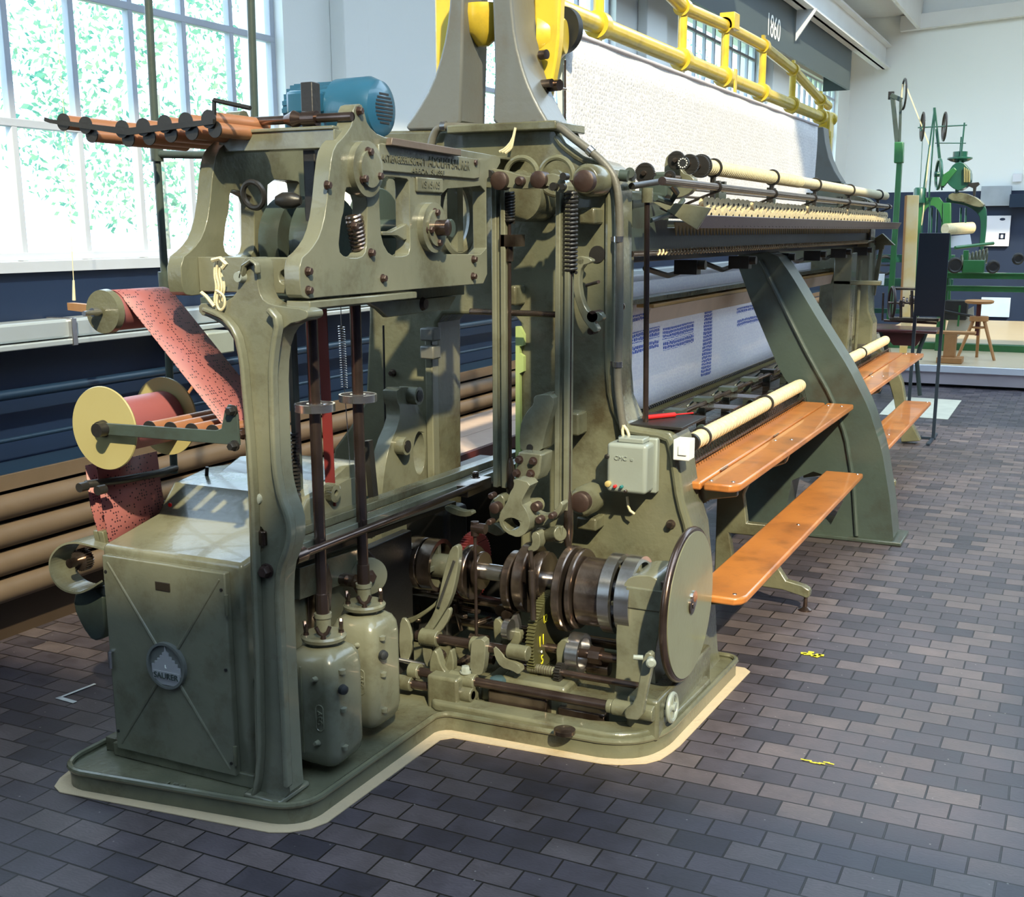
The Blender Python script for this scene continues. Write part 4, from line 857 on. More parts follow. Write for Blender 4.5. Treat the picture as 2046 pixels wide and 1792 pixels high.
fin('square_post',MB().box((-2.04,2.86,1.50),(-2.00,2.90,2.06)),DRK,PH,bev=.003)
for x in (-2.17,-2.06): fin('belt_pulley',MB().lathe([(0,.10),(0,.135),(.07,.135),(.07,.10)],(x-.03,2.98,1.62),(1,0,0),44),GDK,PH)
fin('ball_joint',MB().lathe([(0,.012),(.02,.022),(.05,.022),(.07,.012)],(-2.02,2.70,1.735),(1,.3,0),20).ring((-2.08,2.68,1.75),(0,1,.2),.035,.008,28,8),DRK,PH)
p,q=W(690,430,x=XR-.05),W(708,500,x=XR-.05)
fin('tension_spring',MB().spring((XR-.03,p.y+.01,p.z),(XR-.03,q.y,q.z),.022,.005,9,6),OIL,PH)
fin('inner_drive',MB().lathe([(0,.13),(.05,.13)],(XL+.08,3.35,1.66),(1,0,0),44).cyl((XL,3.35,1.66),(XR,3.35,1.66),.03).box((XL+.05,3.0,1.50),(XR-.08,3.5,1.53)),GDK,PH,bev=.004)
arcw=W(925,430,x=XR-.10)
fin('spoked_wheel',MB().ring((XR-.13,arcw.y,arcw.z),(1,0,0),.125,.020,48,8).box((XR-.15,arcw.y-.02,arcw.z-.12),(XR-.11,arcw.y+.02,arcw.z+.12)),GR2,PH)
# gusset to the frame and lower hanger
gu=PX([(955,318),(1040,318),(1040,352),(978,360),(956,355)],XR-.05)
fin('frame_gusset',MB().box((XR-.12,3.45,1.80),(XR-.10,3.98,1.90)).box((XR-.14,3.40,1.895),(XR-.04,3.98,1.905)),GRN,PH,bev=.003)
fin('hanger_plate',MB().prism(PX([(735,604),(912,592),(898,618),(775,634),(758,618)],XR-.08),'x',XR-.08,.02),GR2,PH,bev=.003)
fin('hanger_bolt',MB().lathe([(0,.022),(.012,.016)],W(845,607,x=XR-.08),(1,0,0),20),RUS,PH)
fin('lower_tray',MB().box((XL+.0,2.60,1.44),(XR-.09,3.6,1.475)),GDK,PH,bev=.003)
# string bundle
st=thing('string_bundle',W(432,560,y=2.50),'knotted bundle of cream string hanging from the cross channel','string')
mb=MB()
for k in range(6):
    o=random.uniform(-5,5); mb.tube([(a,2.50+k*.004,b) for a,b in chai(PY([(436+o,516),(430+o,545),(438+o*1.3,575),(430+o,600),(436+o*.5,632)],2.5),2,False)],.0035,6)
mb.tube([(a,2.49,b) for a,b in chai(PY([(432,580),(448,590),(450,612),(440,622),(432,608),(434,588)],2.49),2,False)],.0035,6)
mb.tube([(a,2.49,b) for a,b in PY([(402,584),(412,592),(428,612)],2.49)],.005,6).tube([(a,2.49,b) for a,b in PY([(424,520),(440,516),(452,528),(444,536)],2.49)],.006,6)
fin('strands',mb,CRM,st)
# ---- electric motor
MO=thing('electric_motor',(-2.15,3.36,1.94),'blue electric motor with slotted fan cover behind the card reading head','motor')
mz=2.035; my=3.36
fin('motor_body',MB().lathe([(0,.07),(.01,.082),(.20,.086),(.20,.06)],(-2.42,my,mz),(1,0,0),40),MOT,MO)
mb=MB()
for k in range(22):
    a=k*2*math.pi/22; u=Vector((0,math.cos(a),math.sin(a))); c0_=Vector((-2.41,my,mz))+u*.084; mb.bar(c0_,c0_+Vector((.19,0,0)),.006,.014)
fin('cooling_fins',mb,MOT,MO)
fc=fin('fan_cover',MB().lathe([(0,.098),(.12,.100),(.155,.085),(.165,.062)],(-2.24,my,mz),(1,0,0),44),MOT,MO)
mb=MB()
for k in range(9): z=-.044+k*.011; wd=math.sqrt(max(.052**2-z*z,0)); mb.box((-2.0755,my-wd,mz+z-.003),(-2.0735,my+wd,mz+z+.003))
fin('fan_slots',mb,BLK,fc)
fin('terminal_box',MB().box((-2.36,my-.135,mz-.02),(-2.25,my-.07,mz+.055)),MOT,MO,bev=.012)
fin('motor_foot',MB().box((-2.38,my-.09,mz-.12),(-2.14,my+.09,mz-.09)).box((-2.35,my-.06,mz-.10),(-2.18,my+.06,mz-.06)),MOT,MO,bev=.004)
# ================================================================ COLUMN, CABINET
CO=thing('front_column',(-2.0,2.52,.055),'tall fluted olive cast column with Y shaped top carrying the head','column')
yc=2.50
oc=[(478,548),(485,518),(498,512),(512,520),(514,545),(516,580),(528,604),(560,612),(612,618),(616,632),(608,640),(572,648),(552,680),(545,740),(548,840),(552,940),(562,990),(578,1030),(582,1070),(574,1105),(560,1140),(558,1200),(562,1300),(568,1420),(576,1560),(580,1590),(530,1622),(500,1616),(494,1600),(512,1570),(510,1500),(506,1300),(500,1140),(496,1000),(488,860),(482,740),(474,690),(450,652),(418,634),(398,628),(396,606),(420,606),(448,604),(470,590),(476,570)]
fin('column_shaft',MB().prism(chai(PY(oc,yc),1),'y',yc,.07,[chai(PY([(505,1060),(520,1050),(528,1062),(528,1095),(515,1108),(505,1100)],yc),1)]),GR2,CO,bev=.010,seg=3)
def strip(pts,w_,y,th,m,par,nm):
    p=PY(pts,y); L=[];Rr=[]
    for i in range(len(p)):
        a,b=Vector(p[max(i-1,0)]),Vector(p[min(i+1,len(p)-1)]); d=(b-a).normalized(); n=Vector((-d.y,d.x)); L.append(tuple(Vector(p[i])+n*w_/2)); Rr.append(tuple(Vector(p[i])-n*w_/2))
    return fin(nm,MB().prism(L+Rr[::-1],'y',y,th),m,par,bev=.005)
strip(chai([(532,618),(552,640),(543,690),(538,740),(541,850),(545,935),(556,995),(572,1035),(576,1070),(568,1105),(553,1140),(551,1200),(556,1300),(562,1420),(569,1575)],1,False),.016,yc-.028,.03,GR2,CO,'column_flange')
strip(chai([(402,618),(440,632),(468,665),(480,720),(485,780),(494,880),(502,1000),(506,1140),(512,1300),(516,1500),(510,1570),(500,1600)],1,False),.014,yc-.028,.03,GR2,CO,'column_flange')
strip([(478,560),(484,530),(498,520),(508,528),(510,548)],.010,yc-.02,.02,GR2,CO,'fork_edge')
mb=MB().bolt(W(534,1140,y=yc),(0,-1,0),.017,.02).bolt(W(515,1605,y=yc-.02)+Vector((0,0,.0)),(0,-.1,1),.014,.014)
mb.bolt(W(487,866,y=yc),(0,-1,0),.013,.02)
fin('column_bolts',mb,RUS,CO)
fin('rivet',MB().lathe([(0,.016),(.008,.015),(.012,.008)],W(515,996,y=yc),(0,-1,0),20).lathe([(0,.016),(.02,.013)],W(484,553,y=yc),(0,-1,0)),SWT,CO)
q=W(535,1600,y=yc); fin('column_foot',MB().box((-2.06,2.47,.055),(-1.93,2.62,.075)),GR2,CO,bev=.008)
fin('clamp_block',MB().box(W(512,1060,y=yc-.01),W(530,1092,y=yc-.01)+Vector((0,.12,0))),OIL,CO,bev=.004)
# cabinet
CA=thing('control_cabinet',(-2.35,2.75,.06),'low grey green steel cabinet with X embossed door and round cast emblem','cabinet')
cx0,cx1=-2.60,-2.075; ct=.735
fin('cabinet_body',MB().prism([(2.54,.085),(3.15,.085),(3.15,ct+.14),(3.02,ct+.15),(2.86,ct+.13),(2.78,ct+.045),(2.54,ct)],'x',cx1,cx1-cx0),GR2,CA,bev=.018,seg=4)
fin('cabinet_back_hood',MB().prism([(2.98,ct+.05),(3.30,ct+.05),(3.30,ct+.16),(3.10,ct+.18),(2.98,ct+.14)],'x',cx1-.03,.42),GR2,CA,bev=.012,seg=3)
fin('cabinet_sill',MB().box((cx0-.01,2.53,.055),(cx1+.01,3.1,.10)),GRN,CA,bev=.004)
DRp=PY([(208,1118),(452,1152),(478,1550),(237,1499)],2.515); dx0,dx1,dz0,dz1=-2.578,-2.118,.092,.712
DR=fin('door',MB().box((dx0,2.515,dz0),(dx1,2.54,dz1)),GR2,CA,bev=.004)
mb=MB(); cxm,czm=(dx0+dx1)/2,(dz0+dz1)/2
for (a,b) in ((dx0+.02,dz1-.02),(dx1-.02,dz1-.02),(dx0+.02,dz0+.02),(dx1-.02,dz0+.02)): mb.cyl((cxm,2.516,czm),(a,2.516,b),.007,.004,8)
fin('cross_ribs',mb,GR2,DR)
EM=fin('emblem_disc',MB().lathe([(0,.072),(.014,.072),(.014,.064),(.006,.064)],(cxm,2.515,czm),(0,-1,0),40),mat('emblem_backing',(.13,.14,.13),.4),DR)
st_=[]
steps=[(-.055,-.012),(-.055,0),(-.043,0),(-.043,.010),(-.032,.010),(-.032,.020),(-.022,.020),(-.022,.030),(-.012,.030),(-.012,.040),(-.004,.044),(0,.062)]
st_=[(cxm+a,czm+b) for a,b in steps]+[(cxm-a,czm+b) for a,b in reversed(steps[:-1])]+[(cxm+.055,czm-.028),(cxm-.055,czm-.028)]
fin('emblem_relief',MB().prism(st_,'y',2.505,.006).box((cxm-.05,2.503,czm-.045),(cxm+.05,2.51,czm-.018)).prism([(cxm-.045,czm-.045),(cxm+.045,czm-.045),(cxm+.025,czm-.060),(cxm-.025,czm-.060)],'y',2.505,.006),mat('emblem_metal',(.42,.43,.45),.35,.2),EM)
text('emblem_letters','SAURER',.026,(cxm,2.5015,czm-.032),RY,GDK,EM,ext=.001); text('emblem_letters','L',.014,(cxm,2.5035,czm-.002),RY,WHT,EM)
pl=W(325,1172,y=2.514); fin('small_plate',MB().box((pl.x-.027,2.512,pl.z-.013),(pl.x+.027,2.516,pl.z+.013)),mat('dark_brass_plate',(.05,.04,.03),.3,.4),DR,bev=.001)
for z in (.62,.16): fin('hinge',MB().cyl((dx1+.004,2.512,z-.03),(dx1+.004,2.512,z+.03),.006),GRN,DR)
mb=MB()
for (a,b) in ((dx1-.014,dz1-.05),(dx1-.014,(dz0+dz1)/2+.02),(dx1-.014,dz0+.04),(dx0+.012,dz1-.05),(dx0+.012,dz0+.06)): mb.lathe([(0,.005),(.003,.005)],(a,2.515,b),(0,-1,0),10)
fin('door_screws',mb,DRK,DR)
fin('door_handle',MB().cyl((dx0+.012,2.505,.41),(dx0+.012,2.505,.36),.007).cyl((dx0+.012,2.505,.41),(dx0+.012,2.515,.41),.007),STL,DR)
fin('red_lens',MB().lathe([(0,.007),(.004,.006)],(cx0+.05,2.79,ct+.075),(0,-1,.3)),mat('red_lens',(.5,.01,.01),.2),CA)
fin('top_lever',MB().cyl((cx0+.06,2.95,ct+.10),(cx0+.07,2.95,ct+.17),.006).box((cx0+.02,2.93,ct+.08),(cx0+.06,2.97,ct+.12)),DRK,CA)
fin('foot_bolt',MB().bolt((cx0+.0,2.56,.10),(0,0,1),.016,.016).box((cx0-.06,2.55,.055),(cx0+.02,2.66,.10)),GRN,CA,bev=.004)
mb=MB()
for z in (.13,.24,.38): mb.bolt((cx1+.002,2.58,z),(1,0,0),.014,.02)
fin('side_bolts',mb,OIL,CA)
# band guard scroll on the left of the cabinet
sc=[(208,1098),(180,1090),(150,1083),(122,1088),(102,1108),(97,1130),(104,1158),(122,1178),(148,1186),(170,1182),(205,1160)]
g=chai(PY(sc,2.56),2,False); mb=MB()
for i in range(len(g)-1):
    (a,b),(c,d)=g[i],g[i+1]; n=Vector((d-b,-(c-a))).normalized()*.003; v0=len(mb.v)
    for (u,v) in ((a,b),(c,d)):
        mb.v+=[(u-n.x,2.56,v-n.y),(u+n.x,2.56,v+n.y),(u+n.x,2.66,v+n.y),(u-n.x,2.66,v-n.y)]
    mb.f+=[(v0,v0+1,v0+5,v0+4),(v0+1,v0+2,v0+6,v0+5),(v0+2,v0+3,v0+7,v0+6),(v0+3,v0,v0+4,v0+7)]
SC=fin('scroll_guard',mb,GR2,CA)
c=W(158,1120,y=2.60); fin('ratchet_wheel',MB().prism([(a,b) for a,b in gearpts(c.x,c.z,.035,26,.004)],'y',2.60,.03).lathe([(0,.015),(.05,.015)],(c.x,2.61,c.z),(0,-1,0)),OIL,SC)
fin('guard_bracket',MB().prism(chai(PY([(150,1180),(205,1175),(210,1275),(185,1282),(165,1255),(145,1210)],2.62),1),'y',2.62,.06),GDK,CA,bev=.006)
fin('tape_guide',MB().prism(PY([(185,1060),(205,1062),(212,1092),(190,1088)],2.60),'y',2.60,.03),GRN,CA,bev=.003)
# ---- linkage tray behind column up to the frame: long rails along y
def yrail(nm,pa,pb,x,w_,h,m,par=MA,bev=.003): 
    a=W(*pa,x=x); b=W(*pb,x=x); return fin(nm,MB().bar(a,b,w_,h),m,par,bev=bev)
yrail('guide_rail',(578,1100),(1030,930),-2.00,.05,.035,GR2)
yrail('guide_rail',(578,1065),(1030,905),-2.06,.05,.028,GRN)
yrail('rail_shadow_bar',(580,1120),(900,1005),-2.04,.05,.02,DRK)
a,b=W(585,1115,x=-1.93),W(955,968,x=-1.93); fin('long_steel_shaft',MB().cyl(a,b,.012).lathe([(0,.022),(.05,.022)],a,b-a),ROD,MA)
yrail('box_beam',(585,1165),(722,1118),-2.07,.05,.10,GRN)
fin('shaft_block',MB().box(W(935,955,x=-1.93)+Vector((-.05,0,-.03)),W(970,985,x=-1.93)+Vector((.0,.05,.01))).bolt(W(950,955,x=-1.93),(0,0,1),.014,.02),OIL,MA,bev=.003)
# inner bracket casting
bp=[(793,775),(812,770),(830,774),(836,790),(832,805),(824,822),(838,850),(848,900),(850,1000),(845,1060),(835,1110),(768,1240),(760,1200),(762,1000),(768,940),(778,890),(792,850),(800,820),(792,800)]
hb=[(825,905),(832,880),(842,840),(848,860),(849,940),(838,965),(826,945)]
BK=fin('inner_bracket',MB().prism(chai(PX([(793,775),(830,773),(836,792),(834,812),(856,850),(860,960),(856,1000),(842,1060),(800,1240),(762,1240),(762,1000),(768,940),(778,890),(798,845),(800,815),(792,800)],-2.28),1),'x',-2.28,.06,[circ(*PX([(838,905)],-2.28)[0],.045,24,.085)]),GR2,MA,bev=.006)
mb=MB()
for (px,py) in ((824,790),(800,890)): mb.lathe([(-.05,.034),(.03,.034)],W(px,py,x=-2.27),(1,0,0),28)
fin('bracket_bosses',mb,GR2,BK); mb=MB()
for (px,py) in ((824,790),(800,890)): mb.lathe([(.03,.022),(.034,.022)],W(px,py,x=-2.27),(1,0,0),24)
fin('boss_bores',mb,DRK,BK)
fin('leg_edge_flange',MB().box(W(848,660,y=3.94),W(872,1230,y=3.94)+Vector((0,.05,0))),GR2,F1,bev=.004)
mb=MB()
for z_ in (670,706): c=W(860,z_,y=3.93); mb.box((c.x-.03,3.90,c.z-.02),(c.x+.03,3.96,c.z+.03))
fin('hinge_lugs',mb,GRE,F1,bev=.006)
fin('frame_bolts',MB().bolt(W(786,745,y=3.98),(0,-1,0),.012,.02),OIL,F1)
fin('thin_pull_rod',MB().cyl(W(766,650,y=3.85),W(770,860,y=3.85),.004),DRK,MA)
# gears behind the tubes
for (px,py,r,x,m) in ((722,985,.075,-2.18,GDK),(690,1000,.05,-2.10,OIL),(672,985,.03,-2.05,GR2)):
    c=W(px,py,x=x); gear('spur_gear',c.y,c.z,r,36,x,.035,m,MA,.006,hole=r*.35)
fin('pinion_barrel',MB().cyl(W(562,1010,y=2.75),W(605,1002,y=2.95),.035,n=24),DRK,MA); mb=MB()
mb=MB()
for k in range(26):
    px,py=random.uniform(575,690),random.uniform(1150,1270); c=W(px,py,y=random.uniform(2.9,3.2))
    if c.z<.30: continue
    r=random.uniform(.012,.03); mb.lathe([(0,r),(random.uniform(.01,.06),r)],c,(1,0,0) if k%3 else (0,-1,0),18)
fin('selector_rollers',mb,OIL,MA)
mb=MB()
for k in range(6):
    x=-2.13+.022*k; y=2.80+.01*k; mb.prism([(y,.42),(y+.02,.42),(y+.05,.60),(y+.03,.66),(y,.56)],'x',x,.006)
fin('selector_levers',mb,OIL,MA,bev=.002)
c=W(744,1150,y=3.10); CW=fin('cam_wheel',MB().lathe([(0,.060),(.02,.062),(.022,.058)],(c.x-.02,c.y,c.z),(.75,-.66,0),40),GR2,MA); fin('cam_nut',MB().lathe([(0,.024),(.008,.024),(.010,.016),(.026,.015)],Vector((c.x-.02,c.y,c.z))+Vector((.75,-.66,0))*.022,(.75,-.66,0),6),RUS,CW)
fin('cam_wheel',MB().lathe([(0,.070),(.03,.070)],(c.x-.085,c.y+.03,c.z+.01),(.75,-.66,0),40),OIL,MA)
fin('machine_side_wall',MB().box((-2.16,2.70,.08),(-2.12,3.55,.60)),DRK,MA,bev=.006)
lv=[(786,1262),(800,1258),(815,1240),(824,1262),(822,1300),(808,1330),(796,1310)]
fin('cam_plate',MB().prism(chai(PY([(800,1234),(812,1236),(822,1262),(824,1295),(812,1328),(800,1322),(796,1280)],3.42),1),'y',3.42,.012),GR2,MA,bev=.002)
fin('steel_bar',MB().cyl(W(780,1314,y=3.42),W(850,1329,y=3.42),.009),STL,MA)
fin('dark_gearbox',MB().box((-2.5,3.78,.10),(-2.1,3.95,.62)),DRK,MA,bev=.02)
fin('dark_gap_block',MB().box((-2.45,4.25,.06),(-1.45,4.7,.66)),DRK,MA,bev=.03)  # added dark block; puts shade into the open gap between the frame legs
# ---- the two cast switch tanks with rods
def tank(cx,cy,zb,label,front):
    T=thing('cast_switch_tank',(cx,cy,zb),label,'switch tank','pair of cast switch tanks with tall rods')
    hw_,hd=.086,.085; zt_=zb+.37
    def rr(w1,d1,rad,z0,z1,mb,k=6):
        pass
    body=[]
    def loop(w1,d1,rd):
        p=[]
        for sx,sy,a0 in ((1,1,0),(-1,1,90),(-1,-1,180),(1,-1,270)):
            for i in range(7): a=math.radians(a0+i*15); p.append((sx*(w1-rd)+rd*math.cos(a),sy*(d1-rd)+rd*math.sin(a)))
        return p
    mb=MB(); lv=[(0,.55,.6),(.012,.78,.8),(.03,.93,.93),(.06,1,1),(.30,1,1),(.335,.95,.95),(.355,.82,.82),(.368,.6,.6),(.372,.45,.45)]
    n=28
    for z,a,b in lv:
        for (x,y) in loop(hw_*a,hd*b,.035*min(a,b)): mb.v.append((cx+x,cy+y,zb+z))
    for i in range(len(lv)-1):
        for k in range(n): k2=(k+1)%n; mb.f.append((i*n+k,i*n+k2,(i+1)*n+k2,(i+1)*n+k))
    mb.f.append(tuple(reversed(range(n)))); mb.f.append(tuple((len(lv)-1)*n+k for k in range(n)))
    fin('tank_body',mb,GR2,T,sm=60)
    fin('seam_flange',MB().box((cx-.03,cy-hd-.004,zb+.05),(cx-.024,cy-hd+.05,zb+.32)),GRN,T)
    fin('back_casing',MB().lathe([(0,.05),(.02,.072),(.24,.072),(.27,.05)],(cx-.06,cy+.02,zb+.05),(0,0,1),32),GRN,T)
    lid=fin('tank_lid',MB().lathe([(0,.055),(.004,.066),(.014,.068),(.020,.062)],(cx,cy,zt_+.012),(0,0,1),36).lathe([(0,.045),(.02,.045)],(cx,cy,zt_-.005),(0,0,1),28),GR2,T)
    mb=MB()
    for a in (.6,2.3,3.9,5.3):
        u=Vector((math.cos(a),math.sin(a),0)); c=Vector((cx,cy,zt_+.032))+u*.052; mb.lathe([(0,.009),(.014,.006)],c,(0,0,1),10)
        v=Vector((-u.y,u.x,0))
        for s in (-1,1): mb.tube([c+Vector((0,0,.010)),c+v*s*.012+Vector((0,0,.018)),c+v*s*.020+Vector((0,0,.036))],.0065,6)
    fin('wing_nuts',mb,ROD,lid)
    mb=MB()
    for (x,z,s) in ((.045,.09,1),(.045,.29,1)): mb.lathe([(0,.010),(.018,.006)],(cx+x-.02,cy-hd,zb+z),(0,-1,.2),12)
    for z in (.07,.19,.31): mb.lathe([(-.006,.011),(.006,.011)],(cx+hw_+.004,cy-hd*.5,zb+z),(0,0,1),12)
    fin('cast_lugs',mb,GR2,T)
    fin('side_knob',MB().lathe([(0,.006),(.012,.016),(.024,.014),(.028,.006)],(cx+hw_,cy-.05,zb+.26),(1,-.4,0),12),BLK,T)
    for z in (.10,.24): fin('hinge',MB().cyl((cx-hw_+.006,cy-hd+.004,zb+z-.022),(cx-hw_+.006,cy-hd+.004,zb+z+.022),.005),GRN,T)
    cap=fin('cast_logo',MB().ring((cx+.03,cy-hd-.001,zb+.17),(0,1,0),.001,.001,12,4),GR2,T)
    mb=MB(); mb.tube([(cx+.035+.013*math.cos(a_),cy-hd-.001,zb+.17+(.028 if math.sin(a_)>0 else -.028)+.013*math.sin(a_)) for a_ in [i*math.pi/12 for i in range(25)]],.0018,5)
    fin('logo_ring',mb,GR2,T)
    text('logo_letters','AEG',.024,(cx+.035,cy-hd-.002,zb+.17),((0,0,-1),(1,0,0),(0,-1,0)),GR2,T,ext=.002)
    fin('rod_socket',MB().lathe([(0,.022),(.05,.022),(.052,.026),(.065,.026),(.065,.02)],(cx,cy,zt_+.03),(0,0,1),24),GR2,T)
    rd=fin('tall_rod',MB().lathe([(0,.020),(.07,.020),(.072,.017),(.95,.017)],(cx,cy,zt_+.085),(0,0,1),24),ROD,T)
    rz=W(633,815,y=2.75).z if front else W(712,797,y=2.98).z
    R_=fin('rod_handwheel',MB().lathe([(-.010,.052),(-.010,.058),(.012,.058),(.012,.052),(-.010,.052)],(cx,cy,rz),(0,0,1),40,caps=False).lathe([(-.012,.016),(-.012,.024),(.012,.024),(.012,.016)],(cx,cy,rz),(0,0,1),24).bar((cx-.055,cy,rz),(cx+.055,cy,rz),.012,.006).bar((cx,cy-.055,rz),(cx,cy+.055,rz),.012,.006),STL,T)
    return T
tank(-1.958,2.755,.082,'nearer of two cast iron switch tanks with lid, wing nuts and brown rod',True)
tank(-1.972,3.00,.105,'farther of two cast iron switch tanks, behind the first, with brown rod',False)
fin('red_strap',MB().bar(W(642,600,y=3.0),W(662,1010,y=3.0),.035,.004),RDT,MA) 
fin('brown_column',MB().bar(W(735,880,y=3.25),W(748,1010,y=3.25),.03,.02),DRK,MA)
fin('long_spring',MB().spring(W(682,650,y=3.3),W(688,775,y=3.3),.011,.0016,26,4).cyl(W(680,590,y=3.3),W(682,650,y=3.3),.0015).cyl(W(688,775,y=3.3),W(700,930,y=3.3),.0015),STL,MA)
fin('dark_post',MB().box(W(570,600,y=2.90),W(596,1000,y=2.90)+Vector((0,.03,0))),GDK,MA,bev=.002)
mb=MB(); a=W(580,870,y=2.89); 
for k in range(34): mb.lathe([(0,.020),(.006,.020)],(a.x,2.90,a.z-.012*k),(0,0,1),14)
fin('screw_thread',mb,DRK,MA)
# ================================================================ PAPER BAND AND REELS
yf,yb=2.50,2.74
CR=thing('card_roller_arm',W(345,860,y=2.5),'flat iron arm with four copper rollers beside the lower paper reel','roller arm')
fin('arm_plate',MB().prism(PY([(200,848),(205,845),(430,860),(442,856),(448,822),(455,808),(470,812),(474,830),(478,890),(200,868)],2.47),'y',2.47,.008),GDK,CR,bev=.002)
for (px,py) in ((304,856),(346,858),(388,861),(430,864)):
    c=W(px,py,y=2.49); rl=fin('copper_roller',MB().cyl((c.x,2.48,c.z),(c.x,2.76,c.z),.020,n=24),COP,CR); fin('roller_end',MB().lathe([(0,.023),(.004,.023)],(c.x,2.478,c.z),(0,1,0),24),DRK,rl)
fin('arm_pivots',MB().lathe([(0,.02),(.03,.02)],W(208,857,y=2.47),(0,-1,0)).bolt(W(470,890,y=2.47),(0,-1,0),.012,.02).bolt(W(466,820,y=2.47),(0,-1,0),.012,.02),DRK,CR)
LRl=thing('lower_paper_reel',W(205,855,y=2.5),'large pale yellow flanged reel wound with reddish punched paper','reel')
c=W(207,856,y=2.50); R1=.120
fl=fin('flange',MB().lathe([(0,R1),(.004,R1+.002),(.008,R1)],(c.x,2.50,c.z),(0,1,0),60),REE,LRl)
fin('flange_hub',MB().lathe([(0,.025),(.02,.022)],(c.x,2.50,c.z),(0,-1,0),24),DRK,fl)
fin('flange',MB().lathe([(0,R1),(.006,R1)],(c.x,2.755,c.z),(0,1,0),60),REE,LRl)
fin('wound_paper',MB().cyl((c.x,2.508,c.z),(c.x,2.752,c.z),.078,n=48),mat('wound_red_paper',(.32,.10,.11),.45,0,(.27,.085,.09)),LRl)
URl=thing('upper_paper_reel',W(230,625,y=2.5),'smaller upper reel with olive flanged cup and red punched paper','reel')
c=W(216,622,y=2.50)
fin('end_cup',MB().lathe([(0,.052),(0,.060),(.022,.062),(.022,.05),(.004,.048)],(c.x,2.478,c.z),(0,1,0),44),GRN,URl)
fin('crank_pin',MB().cyl((c.x,2.47,c.z),(c.x+.01,2.40,c.z),.007).lathe([(0,.012),(.02,.012)],(c.x-.01,2.47,c.z),(0,-1,0)),STL,URl)
fin('wound_paper',MB().cyl((c.x,2.50,c.z),(c.x,2.73,c.z),.055,n=44),PUN,URl)
def band(name,path,y0,y1,label,cat,parent=None):
    mb=MB(); uv=[]; s=0
    for i,(a,b) in enumerate(path):
        if i: s+=math.hypot(a-path[i-1][0],b-path[i-1][1])
        for j,y in enumerate((y0,y1)):
            mb.v.append((a,y,b)); uv.append((j*1.0,s))
        if i: n=2*i; mb.f.append((n-2,n-1,n+1,n))
    o=fin(name,mb,PUN,parent,uv=uv,label=label,cat=cat)
    sd=o.modifiers.new('thickness','SOLIDIFY'); sd.thickness=.0012; return o
cu=(c.x,c.z); p1=PY([(430,848)],2.49)[0]
arc=[(cu[0]+.0575*math.cos(a),cu[1]+.0575*math.sin(a)) for a in [math.radians(d) for d in range(150,20,-10)]]
band('punched_paper_band',arc+[tuple(Vector(arc[-1]).lerp(Vector(p1),t)) for t in (.15,.3,.45,.6,.8,1)]+[(p1[0]+.012,p1[1]-.012)],2.515,2.725,'long red punched paper band running down from the upper reel','paper band')
pp=PY([(232,930),(235,960),(262,1070),(290,1110)],2.60)
band('punched_paper_band',[(W(170,930,y=2.60).x,W(170,930,y=2.60).z),(W(180,1010,y=2.60).x,W(180,1010,y=2.60).z),(W(200,1080,y=2.60).x,W(200,1080,y=2.60).z)],2.60,2.80,'rear orange punched paper strip falling behind the front strip to the cabinet','paper band')
band('punched_paper_band',[(W(192,930,y=2.58).x,W(192,930,y=2.58).z),(W(203,1010,y=2.58).x,W(203,1010,y=2.58).z),(W(219,1094,y=2.58).x,W(219,1094,y=2.58).z)],2.58,2.84,'front orange punched paper strip hanging below the large reel into the cabinet','paper band')
# upper fan of copper rollers
UF=thing('upper_roller_arm',W(280,245,y=2.6),'arched row of copper rollers on dark arm in front of the window','roller arm')
tops=[(128,244),(172,250),(245,258),(287,254),(330,248),(372,243),(418,238)]
cc=[W(px,py,y=2.60) for px,py in tops]
for c in cc:
    k=fin('copper_roller',MB().cyl((c.x,2.60,c.z),(c.x,2.84,c.z),.0205,n=24),COP,UF); fin('roller_end',MB().lathe([(0,.024),(.004,.024)],(c.x,2.596,c.z),(0,1,0),24),DRK,k)
for c in cc[1:]:
    k=fin('copper_roller',MB().cyl((c.x+.012,2.61,c.z-.026),(c.x+.012,2.84,c.z-.026),.020,n=24),COP,UF); fin('roller_end',MB().lathe([(0,.022),(.004,.022)],(c.x+.012,2.605,c.z-.026),(0,1,0),24),DRK,k)
fin('arm_plate',MB().prism(PY([(88,234),(100,238),(250,256),(425,238),(425,248),(255,270),(100,246),(88,242)],2.59),'y',2.59,.006),DRK,UF)
fin('end_lever',MB().bar(W(428,230,y=2.6),W(428,200,y=2.6),.008,.008).cyl(W(428,200,y=2.6),W(500,216,y=2.6),.006),DRK,UF)
# pipe stand
PS=thing('pipe_stand',W(345,940,y=2.95),'dark green pipe stand with T joints standing beside the head','pipe stand')
yp=2.95
fin('post',MB().tube([W(293,-60,y=yp)+Vector((-.02,0,1.6)),W(293,-60,y=yp),W(312,300,y=yp),W(330,560,y=yp),W(348,945,y=yp)],.0125,14),GDK,PS)
fin('t_joint',MB().lathe([(-.025,.02),(.025,.02)],W(313,306,y=yp),(0,0,1)).lathe([(-.03,.021),(.03,.021)],W(330,562,y=yp),(0,0,1)),GDK,PS)
fin('cross_pipe',MB().cyl(W(318,308,y=yp),W(432,310,y=yp),.012).cyl(W(335,560,y=yp),W(390,562,y=yp),.010),GDK,PS)
fin('foot_arm',MB().tube([W(350,935,y=yp),W(320,945,y=2.8),W(250,958,y=2.65),W(170,968,y=2.55)],.012,10).lathe([(-.01,.014),(.02,.014)],W(168,972,y=2.54),(0,-1,0)).lathe([(-.01,.014),(.02,.014)],W(204,978,y=2.54),(0,-1,0)),DRK,PS)
